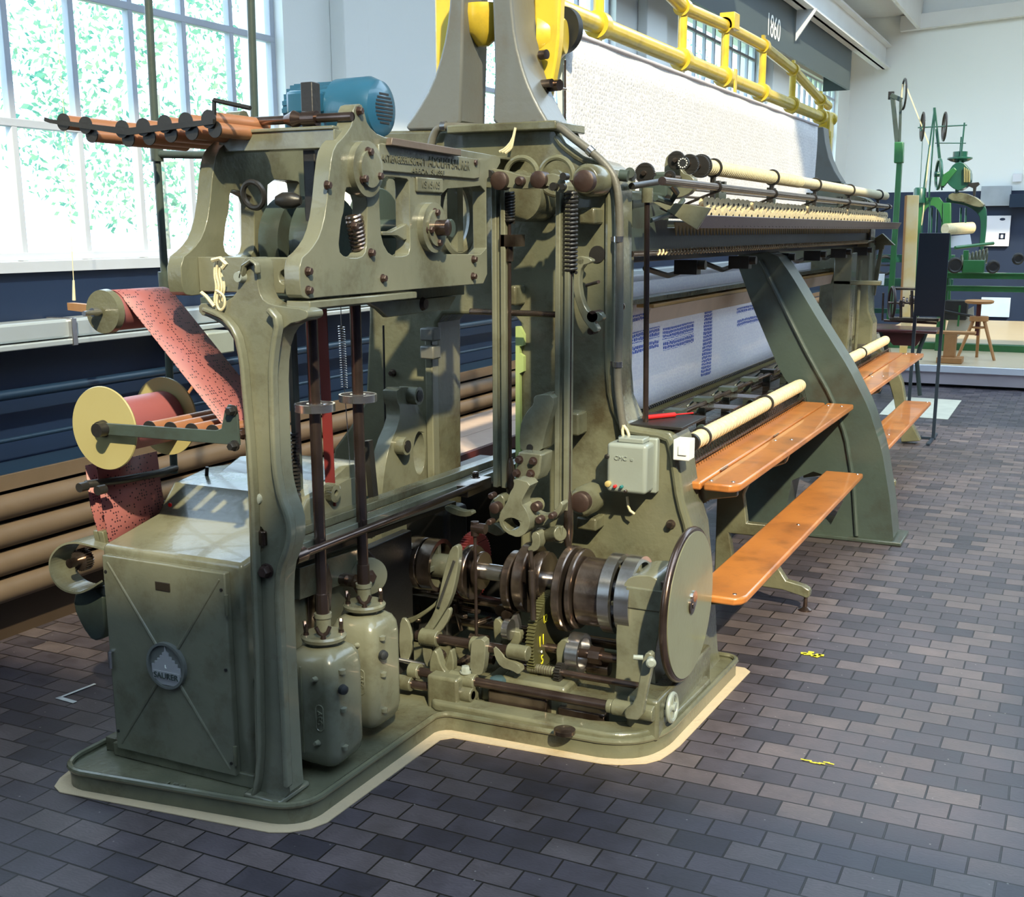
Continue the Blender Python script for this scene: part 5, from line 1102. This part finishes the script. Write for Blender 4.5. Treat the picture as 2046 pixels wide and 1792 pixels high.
fin('post',MB().tube([W(499,-60,y=3.1)+Vector((-.02,0,1.6)),W(499,-60,y=3.1),W(508,215,y=3.1),W(510,330,y=3.1)],.0125),GDK,PS)
fin('linkage_rod',MB().cyl(W(325,1005,y=3.1),W(500,938,y=3.4),.006).lathe([(0,.014),(.03,.014)],W(350,992,y=3.1),(.3,1,0)).lathe([(0,.014),(.03,.014)],W(380,982,y=3.15),(.3,1,0)),DRK,PS)
# ================================================================ YELLOW FRAME
YFm=thing('yellow_pipe_frame',(-2.05,7,1.9),'bright yellow pipe frame carrying the white cloth above the machine','frame')
xu=-2.02
lp0,lp1=W(1060,-18,x=xu),W(1648,238,x=xu)
zl=2.525; yl1=9.72
fin('lower_pipe',MB().cyl((xu,4.25,zl),(xu,yl1,zl),.040,n=28),YEL,YFm)
u1=W(1448,40,x=xu); 
Zu=lambda y: None
up=[W(1300,-20,x=xu),W(1365,15,x=xu),W(1450,52,x=xu),W(1525,92,x=xu),W(1585,140,x=xu),W(1640,200,x=xu),W(1655,212,x=xu)]
ys_=[4.3]+[5.0,5.9,6.8,7.7,8.6,9.2,9.7]
def zup(px,py): return W(px,py,x=xu)
upp=[Vector((xu,4.2,2.94)),Vector((xu,5.0,2.94))]+[v for v in up[1:]]
fin('upper_pipe',MB().tube(upp,.034,20),YEL,YFm)
for v in (up[0]*0+Vector((xu,5.05,2.94)),up[1],up[2],up[3],up[4],up[5]):
    fin('pipe_post',MB().cyl((xu,v.y,zl),(xu,v.y,v.z),.024,n=18),YEL,YFm)
    fin('pipe_clamp',MB().lathe([(-.03,.050),(-.03,.058),(.03,.058),(.03,.050)],(xu,v.y,zl),(0,1,0),28).lathe([(-.03,.045),(.03,.045)],(xu,v.y,v.z),(0,1,0),28).box((xu-.01,v.y-.02,v.z+.03),(xu+.01,v.y+.02,v.z+.065)).box((xu-.01,v.y-.02,zl-.075),(xu+.01,v.y+.02,zl-.05)),YEL,YFm)
vm=up[2]; fin('coupling_plate',MB().box((xu+.045,vm.y+.04,zl-.22),(xu+.055,vm.y+.09,zl+.05)).box((xu-.03,vm.y-.03,vm.z-.02),(xu+.06,vm.y+.08,vm.z+.07)),YEL,YFm,bev=.004)
# near uprights
q0=PY([(1080,-120),(1096,-120),(1118,-120),(1122,100),(1128,150),(1110,170),(1090,150),(1078,60)],4.22)
fin('near_upright',MB().box((-2.02,4.20,1.55),(-1.93,4.30,3.0)),YEL,YFm,bev=.012)
fin('near_upright',MB().box((-2.36,4.20,1.55),(-2.27,4.30,3.0)),YEL,YFm,bev=.012)
fin('near_upright_face',MB().prism(chai(PY([(1066,-60),(1122,-60),(1118,30),(1116,90),(1104,160),(1094,200),(1080,190),(1066,60)],4.18),1),'y',4.18,.05),YEL,YFm,bev=.012)
fin('gear_housing',MB().lathe([(0,.10),(.05,.095),(.09,.06)],(-1.93,4.26,2.36),(1,.2,0),36),YEL,YFm)
fin('ratchet_disc',MB().lathe([(0,.085),(.03,.085)],(-1.90,4.36,2.40),(.2,1,0),36).lathe([(0,.05),(.05,.05)],(-1.90,4.38,2.40),(.2,1,0),10),BLK,YFm)
fin('bell_housing',MB().lathe([(0,.085),(.03,.088),(.10,.07),(.14,.02)],W(965,12,y=4.1),(0,0,-1),36),YEL,YFm)
fin('clamp_screws',MB().lathe([(0,.02),(.05,.02)],W(1098,172,y=4.15),(1,-.3,0)).lathe([(0,.015),(.05,.015)],W(1082,168,y=4.12),(1,-.3,0)).cyl(W(1098,172,y=4.15),W(1130,178,y=4.3),.005).lathe([(0,.017),(.03,.017)],W(1080,110,y=4.15),(1,-.3,0)),OIL,YFm)
# far bracket
fb=W(1650,240,x=xu)
fin('far_bracket',MB().box((xu-.07,fb.y-.15,zl-.16),(xu+.06,fb.y+.05,zl+.05)).lathe([(0,.07),(.12,.05)],(xu,fb.y-.05,zl-.12),(0,0,-1),28).lathe([(0,.05),(.04,.055),(.06,.04)],(xu+.03,fb.y,zl),(0,1,0)),YEL,YFm,bev=.02)
fin('far_upright',MB().box((xu+.02,fb.y-.10,1.6),(xu+.07,fb.y-.03,zl-.1)).box((xu-.09,fb.y-.10,1.6),(xu-.05,fb.y-.03,zl-.1)),YEL,YFm,bev=.008)
# cloth
def bb_(x0,x1,y0,y1):
    a,b=W(x0,(y0+y1)/2,x=-1.9),W(x1,(y0+y1)/2,x=-1.9); t,u=W(x0,y0,x=-1.9),W(x0,y1,x=-1.9)
    return (u.z-1.11,t.z-1.11,a.y-6.65,b.y-6.65)
BLUE=[bb_(1262,1319,664,687),bb_(1325,1387,656,679),bb_(1262,1318,692,708),bb_(1326,1387,682,701),bb_(1471,1535,616,628),bb_(1471,1535,640,654),bb_(1404,1421,600,752),bb_(1262,1404,630,643),bb_(1430,1468,600,612)]
CL=thing('embroidery_cloth',(-1.9,6.7,.9),'tall white embroidered lace cloth stretched below the yellow pipes','cloth')
ya,yb_=4.42,9.1
def sheet(y0,y1,z0,z1,x,m,name,par,n=60,amp=.006):
    mb=MB(); 
    for i in range(n+1):
        for j in range(9): mb.v.append((x+amp*math.sin(i*.9+j*.5)*(1 if 0<j<8 else .3),y0+(y1-y0)*i/n,z0+(z1-z0)*j/8))
    for i in range(n):
        for j in range(8): a=i*9+j; mb.f.append((a,a+9,a+10,a+1))
    o=fin(name,mb,m,par); o.modifiers.new('thickness','SOLIDIFY').thickness=.002; return o
sheet(ya,yb_,1.55,2.40,-1.9,lace_mat('white_lace'),'upper_sheet',CL)
sheet(4.2,9.1,.80,1.42,-1.9,lace_mat('white_lace_blue',True),'lower_sheet',CL)
fin('hem_bar',MB().cyl((-1.9,ya,2.405),(-1.9,yb_,2.405),.010),mat('hem_tape',(.6,.55,.58),.7),CL)
fin('loose_corner',MB().prism(PY([(1128,62),(1137,58),(1130,110),(1127,300),(1118,270),(1112,170),(1100,145),(1112,120)],4.38),'y',4.38,.006),mat('sheer_cloth',(.72,.78,.80),.8),CL)
fin('edge_stick',MB().cyl(W(1129,120,x=-1.88),W(1129,330,x=-1.88),.004),ROD,CL)
# ================================================================ BENCHES
def bench(y0,y1,lab1):
    B=thing('operator_bench',(-1.15,(y0+y1)/2,0),lab1,'bench')
    s=fin('seat_plank',MB().prism(chai([(-1.34,y0),(-1.215,y0),(-1.215,y1),(-1.34,y1)],0),'z',.750,.030),ORW,B,bev=.008,seg=3)
    s2=fin('seat_plank',MB().prism([(-1.205,y0),(-1.11,y0),(-1.085,y0+.02),(-1.075,y0+.05),(-1.065,y1),(-1.205,y1)],'z',.750,.030),ORW,B,bev=.008,seg=3)
    st=fin('foot_plank',MB().prism([(-1.17,y0-.25),(-1.01,y0-.25),(-.985,y0-.23),(-.975,y0-.20),(-.975,y1-.12),(-1.17,y1-.12)],'z',.405,.028),ORW,B,bev=.008,seg=3)
    mb=MB()
    for (x,y) in ((-1.19,y0+.05),(-1.11,y0+.06),(-1.18,y0+1.0),(-1.12,y0+1.05),(-1.18,y1-.1),(-1.11,y1-.1)): mb.lathe([(0,.008),(.002,.007)],(x,y,.750),(0,0,1),12)
    for y in (y0+.25,y0+1.1): mb.box((-1.214,y,.7485),(-1.206,y+.09,.752))
    for (x,y) in ((-1.12,y0-.2),(-1.02,y0-.2),(-1.04,y0+.9),(-1.0,y1-.15)): mb.lathe([(0,.008),(.002,.007)],(x,y,.405),(0,0,1),12)
    fin('screws_and_clips',mb,STL,B)
    for i,yy in enumerate((y0+.95,)):
        leg=[(-1.42,.72),(-1.10,.72),(-1.12,.66),(-1.26,.60),(-1.30,.50),(-1.28,.375),(-1.0,.375),(-1.02,.345),(-1.16,.33),(-1.14,.20),(-1.09,.13),(-1.01,.115),(-.985,.10),(-.985,.07),(-1.0,.06),(-1.03,.07),(-1.10,.085),(-1.25,.09),(-1.36,.06),(-1.42,.07)]
        hh=[(-1.36,.32),(-1.22,.32),(-1.19,.20),(-1.20,.14),(-1.32,.13)]
        lg=fin('leg_frame',MB().prism(leg,'y',yy,.045,[hh]),GRN,B,bev=.006)
        for x in (-1.005,-1.38): fin('levelling_foot',MB().lathe([(0,.030),(.006,.030),(.018,.010),(.07,.008)],(x,yy+.02,0),(0,0,1),20),ROD,lg)
    fin('end_bracket',MB().prism([(-1.34,.72),(-1.10,.72),(-1.10,.69),(-1.20,.67),(-1.30,.60),(-1.34,.60)],'y',y0+.08,.03),GRN,B,bev=.004)
    fin('end_bracket',MB().prism([(-1.34,.372),(-1.0,.372),(-1.0,.35),(-1.20,.33),(-1.34,.30)],'y',y0-.15,.03),GRN,B,bev=.004)
    return B
bench(4.10,6.37,'near orange varnished two plank bench with foot board beside the flywheel')
bench(6.66,9.3,'far orange varnished bench beyond the curved dark strut')
# ================================================================ SIGN STAND, RUG, STOOL, PLATFORM
SGm=thing('sign_stand',(-1.1,9.92,0),'dark navy rectangular panel on two thin legs beside the far bench','sign stand')
fin('panel',MB().box((-1.235,9.90,.985),(-1.005,9.925,1.63)),SGN,SGm,bev=.004)
fin('leg',MB().box((-1.235,9.90,.02),(-1.21,9.925,.99)),SGN,SGm); fin('leg',MB().box((-1.03,9.90,.0),(-1.005,9.925,.99)),SGN,SGm)
fin('foot_bar',MB().bar((-1.23,9.92,.01),(-1.0,9.92,.01),.025,.016).bar((-1.02,9.6,.01),(-1.02,10.15,.01),.025,.016),SGN,SGm) 
fin('floor_mat',MB().prism([(-1.62,11.08),(-1.02,11.03),(-1.03,12.36),(-1.66,12.40)],'z',.006,.005),mat('cream_mat',(.62,.58,.45),.7),label='flat cream rectangular mat on the floor behind the sign stand',cat='mat',sm=0)
PF=thing('display_platform',(1,16,0),'low white edged display platform with beige floor at the far end','platform')
fin('riser',MB().box((-2.6,13.42,.03),(6,20,.165)),PNK,PF,sm=0)
fin('edge_band',MB().box((-2.6,13.36,.165),(6,20,.232)),PLW,PF,sm=0)
fin('deck',MB().box((-2.6,13.42,.232),(6,20.5,.237)),PLT,PF,sm=0)
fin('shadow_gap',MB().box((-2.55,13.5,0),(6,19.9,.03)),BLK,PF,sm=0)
SL=thing('round_stool',(-.98,14.2,.237),'wooden three legged stool with round screw seat on the platform','stool')
c=W(1957,603,y=14.2); r0=.155
zs_=.237
fin('seat',MB().lathe([(0,.13),(.01,.15),(.03,.155),(.04,.14)],(c.x,14.2,c.z-.02),(0,0,1),36),STO,SL)
fin('screw_post',MB().cyl((c.x,14.2,.50),(c.x,14.2,c.z),.025),DRD,SL)
fin('collar',MB().lathe([(0,.10),(.055,.10)],(c.x+.01,14.2,.66),(0,0,1),32).lathe([(0,.075),(.02,.075)],(c.x+.01,14.2,.58),(0,0,1),32),STO,SL,bev=.004)
for a in (-2.5,-.55,1.6): fin('leg',MB().cyl((c.x+.01+.07*math.cos(a),14.2+.07*math.sin(a),.67),(c.x+.01+.235*math.cos(a),14.2+.20*math.sin(a),.237),.020,.016,12),STO,SL)
# ---- background knitting / weaving machine (green)
Yb=15.4
GMc=thing('green_loom',(-1.4,Yb+.5,.237),'dark green framed textile machine with arch and pulleys on the platform','machine')
def bpoly(nm,pts,y,th,m,par=GMc,bev=.006): return fin(nm,MB().prism(PY(pts,y),'y',y,th),m,par,bev=bev)
bpoly('arch_frame',chai([(1838,400),(1850,394),(1885,394),(1888,470),(1878,470),(1882,440),(1876,420),(1862,408),(1848,418),(1840,440),(1836,640),(1826,640),(1832,430)],1),Yb,.06,GN2)
bpoly('arch_column',[(1884,405),(1900,405),(1898,640),(1882,640)],Yb-.02,.10,GN2)
bpoly('arch_frame',chai([(1890,392),(1925,386),(1955,396),(1970,412),(1972,440),(1966,500),(1956,500),(1960,450),(1956,428),(1935,412),(1905,405),(1890,406)],1),Yb+.3,.06,TUR)
bpoly('arch_crown',chai([(1895,386),(1925,384),(1955,396),(1968,412),(1950,414),(1925,404),(1895,400)],1),Yb-.02,.30,GRN)
for (x0,x1,yy,zz) in ((1888,2046,540,565),):
    z1=W(1950,548,y=15).z; fin('long_rail',MB().box((-1.55,14.95,z1-.05),(1.4,15.05,z1+.01)).box((-1.55,14.93,z1+.005),(1.4,15.07,z1+.02)),GN2,GMc,bev=.004)
    z2=W(1950,577,y=15).z; fin('long_rail',MB().box((-1.55,14.95,z2-.03),(1.4,15.05,z2+.03)).box((-1.55,14.93,z2+.025),(1.4,15.07,z2+.035)),GN2,GMc,bev=.004)
z3=W(1950,694,y=15.2).z; fin('floor_rail',MB().box((-2.2,15.15,.237),(1.4,15.3,z3+.04)),GN2,GMc,bev=.004)
fin('end_posts',MB().box((1.3,15.0,.237),(1.4,15.1,1.2)).box((-1.6,15.0,.237),(-1.5,15.1,1.2)),GN2,GMc,bev=.004)
bpoly('bevel_head',chai([(1906,326),(1922,323),(1931,331),(1939,342),(1939,362),(1930,374),(1915,382),(1900,374),(1890,362),(1893,345)],1),Yb-.06,.28,TUR)
for k in range(4): bpoly('head_rib',[(1926+k*3.4,334+k*2),(1927.6+k*3.4,334+k*2),(1927.6+k*3.4,364),(1926+k*3.4,364)],Yb-.10,.05,REE,bev=.001)
bpoly('head_arm',[(1880,352),(1906,334),(1912,340),(1886,372),(1880,372)],Yb-.08,.10,GN2)
bpoly('head_linkage',[(1935,366),(1955,364),(1957,368),(1950,374),(1948,392),(1944,392),(1944,376),(1935,372)],Yb,.08,DRK,bev=.002)
c=W(1916,316,y=Yb); fin('disc_crown',MB().lathe([(-.02,.03),(.0,.10),(.025,.145),(.04,.145),(.05,.085),(.11,.085),(.115,.02)],(c.x,Yb+.1,c.z-.03),(0,0,1),28).cyl((c.x,Yb+.1,c.z-.1),(c.x,Yb+.1,c.z),.05).cyl((c.x,Yb+.1,c.z),(c.x,Yb+.1,c.z+.25),.012),TUR,GMc)
c=W(1878,340,y=Yb); fin('hand_wheel',MB().ring((c.x,Yb-.1,c.z-.05),(1,.3,0),.17,.018,36,8).lathe([(-.05,.03),(.05,.03)],(c.x,Yb-.1,c.z-.05),(1,.3,0)),TUR,GMc)
mb=MB()
for (a,b) in (((1866,225),(1843,395)),((1868,228),(1856,395)),((1870,258),(1882,380)),((1868,215),(1885,375)),((1927,245),(1912,395)),((1922,290),(1908,395)),((1866,215),(1866,240)),((1840,262),(1848,240))): mb.cyl(W(*a,y=Yb),W(*b,y=Yb),.010,n=8)
mb.cyl(W(1834,255,y=Yb),W(1932,250,y=Yb),.008,n=8).cyl(W(1868,286,y=Yb),W(1930,286,y=Yb),.006,n=8)
mb.cyl(W(1845,400,y=Yb),W(1842,470,y=Yb),.008,n=8).cyl(W(1858,400,y=Yb),W(1855,470,y=Yb),.008,n=8)
for px in (1862,1873,1920,1930): mb.cyl(W(px,415,y=Yb+.1),W(px-2,465,y=Yb+.1),.012,n=8)
fin('gantry_rods',mb,TUR,GMc)
for (px) in (1843,1887): c=W(px,253,y=Yb); fin('pulley_wheel',MB().ring(c,(1,.25,0),.16,.012,32,8).bar(c-Vector((0,0,.16)),c+Vector((0,0,.16)),.012,.012),DRK,GMc)
fin('drive_belt',MB().bar(W(1809,168,y=Yb),W(1858,292,y=Yb),.012,.012).bar(W(1858,292,y=Yb),W(1842,450,y=Yb),.014,.014),SPO,GMc)
c=W(1838,385,y=Yb); fin('hanging_weight',MB().lathe([(0,.08),(.16,.075),(.18,.06)],(c.x,Yb,c.z-.12),(0,0,1),20).cyl((c.x,Yb,c.z),W(1843,280,y=Yb),.004),TUR,GMc)
a,b=W(1888,458,y=Yb-.1),W(1942,455,y=Yb+.2); fin('cream_warp_roller',MB().cyl(a,b,.068,n=28),SPO,GMc)
fin('white_warp_sheet',MB().prism(PY([(1894,472),(1938,468),(1942,492),(1896,495)],Yb),'y',Yb,.02),PLW,GMc)
mb=MB()
for k in range(8):
    px=1925+k*7; py=500-k*1.5; y=14.8+k*.08; c=W(px,525-k*2,y=y); mb.ring(c+Vector((-.02,0,.0)),(1,.2,0),.085,.010,24,6)
fin('curved_teeth',mb,GRN,GMc)
fin('teeth_bar',MB().cyl(W(1908,495,y=14.8),W(1985,486,y=15.2),.02).box(W(1925,520,y=14.7),W(1965,545,y=14.7)+Vector((0,.2,0))).box(W(1925,500,y=14.75),W(1932,545,y=14.75)+Vector((0,.05,0))),GN2,GMc,bev=.004)
for (px,py,r) in ((1908,530,.075),(1984,533,.06),(2034,517,.05)): c=W(px,py,y=14.7); fin('pulley_wheel',MB().ring(c,(.4,-1,0),r,.018,28,8).lathe([(-.01,r*.9),(.01,r*.9)],c,(.4,-1,0),28),DRK,GMc)
fin('pale_beam_box',MB().prism(PY([(1895,640),(1945,612),(1945,650),(1893,688),(1890,660)],15.05),'y',15.05,.05),mat('pale_board',(.6,.55,.45),.6),GMc)
fin('black_mechanism',MB().box(W(1888,600,y=14.9),W(1930,640,y=14.9)+Vector((0,.2,0))).bar(W(1880,620,y=14.9),W(1945,632,y=14.9),.04,.03),DRK,GMc,bev=.01)
fin('hanging_link',MB().bar(W(1918,610,y=14.9),W(1914,652,y=14.9),.02,.02),GN2,GMc)
fin('back_rails',MB().box((-2.6,16,.95),(-1.55,16.1,1.05)).box((-2.6,16,1.25),(-1.55,16.1,1.35)).box((-2.6,16,.6),(-1.6,16.1,.66)).box((-2.65,15.9,.24),(-2.55,16,.9)),TUR,GMc,bev=.004)
c=W(1768,530,y=15.9); fin('pulley_wheel',MB().ring(c,(0,1,0),.11,.02,28,8).bar(c-Vector((.1,0,0)),c+Vector((.1,0,0)),.02,.02),DRK,GMc)
# green tall post with pulley
GP=thing('tall_green_post',(-2.08,14.6,.2),'tall light green post with forked top and pulley belt','post')
yg=14.6
fin('post',MB().bar(W(1798,316,y=yg),W(1777,640,y=yg),.06,.07),GN2,GP,bev=.004)
fin('post_head',MB().bar(W(1796,326,y=yg),W(1797,284,y=yg),.10,.11),GN2,GP,bev=.01)
fin('fork',MB().bar(W(1793,290,y=yg),W(1783,190,y=yg),.03,.05).bar(W(1797,290,y=yg),W(1800,200,y=yg),.03,.03).bar(W(1780,190,y=yg),W(1802,200,y=yg),.04,.05),GDK,GP,bev=.003)
fin('fork_block',MB().box(W(1775,183,y=yg),W(1785,198,y=yg)+Vector((0,.05,0))),DRK,GP)
c=W(1806,188,y=yg); fin('pulley',MB().ring(c,(1,.3,0),.165,.012,32,6),DRK,GP)
fin('belt',MB().bar(W(1803,168,y=yg),W(1797,285,y=yg),.014,.014),SPO,GP)
# pale yellow upright plank
PKs=thing('upright_plank',(-1.98,14.3,.3),'pale yellow upright board with paper strip beside the green post','board')
fin('board',MB().prism(PY([(1812,390),(1836,390),(1826,615),(1808,722),(1796,722)],14.3),'y',14.3,.03),PLK,PKs,bev=.003)
fin('side_rail',MB().prism(PY([(1808,392),(1812,390),(1801,640),(1797,640)],14.3),'y',14.29,.04),STO,PKs)
# dark red table with hand machine
TB=thing('red_table',(-1.7,12.5,0),'dark red topped iron table holding a wheeled winding machine','table')
fin('table_top',MB().prism([(-2.0,12.3),(-1.30,12.25),(-1.32,12.75),(-1.9,12.8)],'z',.69,.035),DRD,TB,bev=.012)
fin('apron',MB().prism([(-1.85,.655),(-1.42,.655),(-1.50,.52),(-1.72,.52)],'y',12.4,.25),DRD,TB)
for x,dx in ((-1.86,.10),(-1.42,-.08)):
    fin('leg',MB().tube([(x,12.45,.66),(x+dx*.6,12.45,.50),(x+dx*.9,12.45,.38),(x+dx*.2,12.45,.02)],.022,8),GDK,TB)
fin('stretcher',MB().box((-1.84,12.43,.38),(-1.44,12.47,.44)),SWT,TB,bev=.004)
WM=thing('winding_machine',(-1.75,12.5,.69),'small hand winding machine with spoked wheel on the red table','winder')
c=W(1782,605,y=12.4); fin('drive_wheel',MB().ring((c.x,12.4,c.z),(1,.35,0),.155,.014,40,8).bar((c.x,12.4,c.z-.15),(c.x,12.4,c.z+.15),.012,.012).bar((c.x-.02,12.3,c.z),(c.x+.02,12.5,c.z),.012,.012),RUS,WM)
mb=MB().cyl(W(1775,605,y=12.4),W(1830,605,y=12.4),.012)
for k in range(5): mb.lathe([(0,.03+.02*(k%2)),(.02,.03+.02*(k%2))],W(1796+k*7,605-2*k,y=12.42),(1,.2,0),16)
mb.box(W(1785,575,y=12.4),W(1830,580,y=12.4)+Vector((0,.2,0))).cyl(W(1766,640,y=12.4),W(1872,646,y=12.4),.012).cyl(W(1765,585,y=12.4),W(1763,640,y=12.4),.010).box(W(1780,634,y=12.3),W(1875,643,y=12.3)+Vector((0,.15,0))).cyl(W(1800,640,y=12.35),W(1800,600,y=12.35),.014).cyl(W(1822,640,y=12.35),W(1822,580,y=12.35),.014)
fin('winder_body',mb,OIL,WM,bev=.002)
fin('wooden_pedestal',MB().box((-1.52,13.6,.55),(-1.05,13.75,.58)).box((-1.36,13.6,.24),(-1.24,13.75,.55)).box((-1.42,13.55,.24),(-1.16,13.8,.30)),STO,label='small orange wooden pedestal behind the sign stand on the platform',cat='pedestal',bev=.004)
# notices and boxes on the far wall
yn=YF-.03
def panel(nm,a,b,m,lab,cat,th=.05,yy=None):
    y=(yy or yn)-th; p,q=W(*a,y=y),W(*b,y=y); return fin(nm,MB().box((p.x,y,q.z),(q.x,yy or yn,p.z)),m,label=lab,cat=cat,bev=.004)
panel('wall_cabinet',(1961,372),(2018,411),mat('silver_cabinet',(.42,.46,.50),.4,.3),'silver grey flat electrical cabinet on the far wall','cabinet',.12)
pn=panel('information_board',(1967,431),(2015,492),PLW,'white information board with small blue emblem on the navy far wall','board')
y=yn-.055; c=W(2003,438,y=y); 
fin('logo_mark',MB().lathe([(0,.045),(.002,.045)],(0,0,0),(0,-1,0),20),NAV,pn); 
o=bpy.data.objects['logo_mark']; o.location=(c.x-WP[pn.name][0],y+.003-WP[pn.name][1],c.z-WP[pn.name][2]); o.scale=(1,1,.5)
c=W(2002,472,y=y); fin('square_mark',MB().box((c.x-.05,y,c.z-.05),(c.x-.02,y+.004,c.z+.05)).box((c.x+.02,y,c.z-.05),(c.x+.05,y+.004,c.z+.05)).box((c.x-.05,y,c.z+.03),(c.x+.05,y+.004,c.z+.05)).box((c.x-.05,y,c.z-.05),(c.x+.05,y+.004,c.z-.03)),NAV,pn)
panel('socket_plate',(2024,347),(2041,363),PLW,'small white square socket plate high on the white far wall','socket')
panel('low_board',(1961,594),(2016,634),mat('pale_blue_board',(.45,.60,.80),.5),'pale blue board low on the far wall behind the stool','board')
panel('low_board',(1961,642),(2016,652),mat('pale_blue_board2',(.45,.60,.80),.5),'narrow pale blue strip board under the larger pale blue board','board')
panel('navy_shelf',(2018,388),(2060,414),NV2,'navy shelf box at right end of the far wall','shelf',.3)
panel('tag_board',(1753,547),(1766,570),PLW,'small white tag with rounded top in front of the green rails','tag',.02,15.85)
panel('fire_sign',(1755,6),(1768,28),PLW,'small white and red sign box high beside the roof beam','sign',.05)
fin('floor_marks',MB().bar(W(115,1395,z=.003),W(190,1366,z=.003),.012,.001).bar(W(115,1393,z=.003),W(150,1403,z=.003),.02,.001),mat('white_tape',(.6,.62,.62),.6),label='white corner tape mark on the floor left of the cabinet',cat='tape mark')
mb=MB(); random.seed(5)
for k in range(8): c=W(1600+k*5,1303+random.uniform(-3,4)+k*.6,z=.003); mb.bar(c,c+Vector((.022,.012*random.uniform(-1,1),0)),.018,.001)
fin('yellow_paint_mark',mb,YP2,label='small scuffed yellow paint mark on the floor right of the flywheel',cat='paint mark')
mb=MB()
for k in range(7): c=W(1600+k*9,1518+k*1.2+random.uniform(-2,2),z=.003); mb.bar(c,c+Vector((.02,.004*random.uniform(-1,1),0)),.005,.001)
fin('yellow_paint_mark',mb,YP2,label='thin yellow paint smear on the floor nearest the camera at right',cat='paint mark')
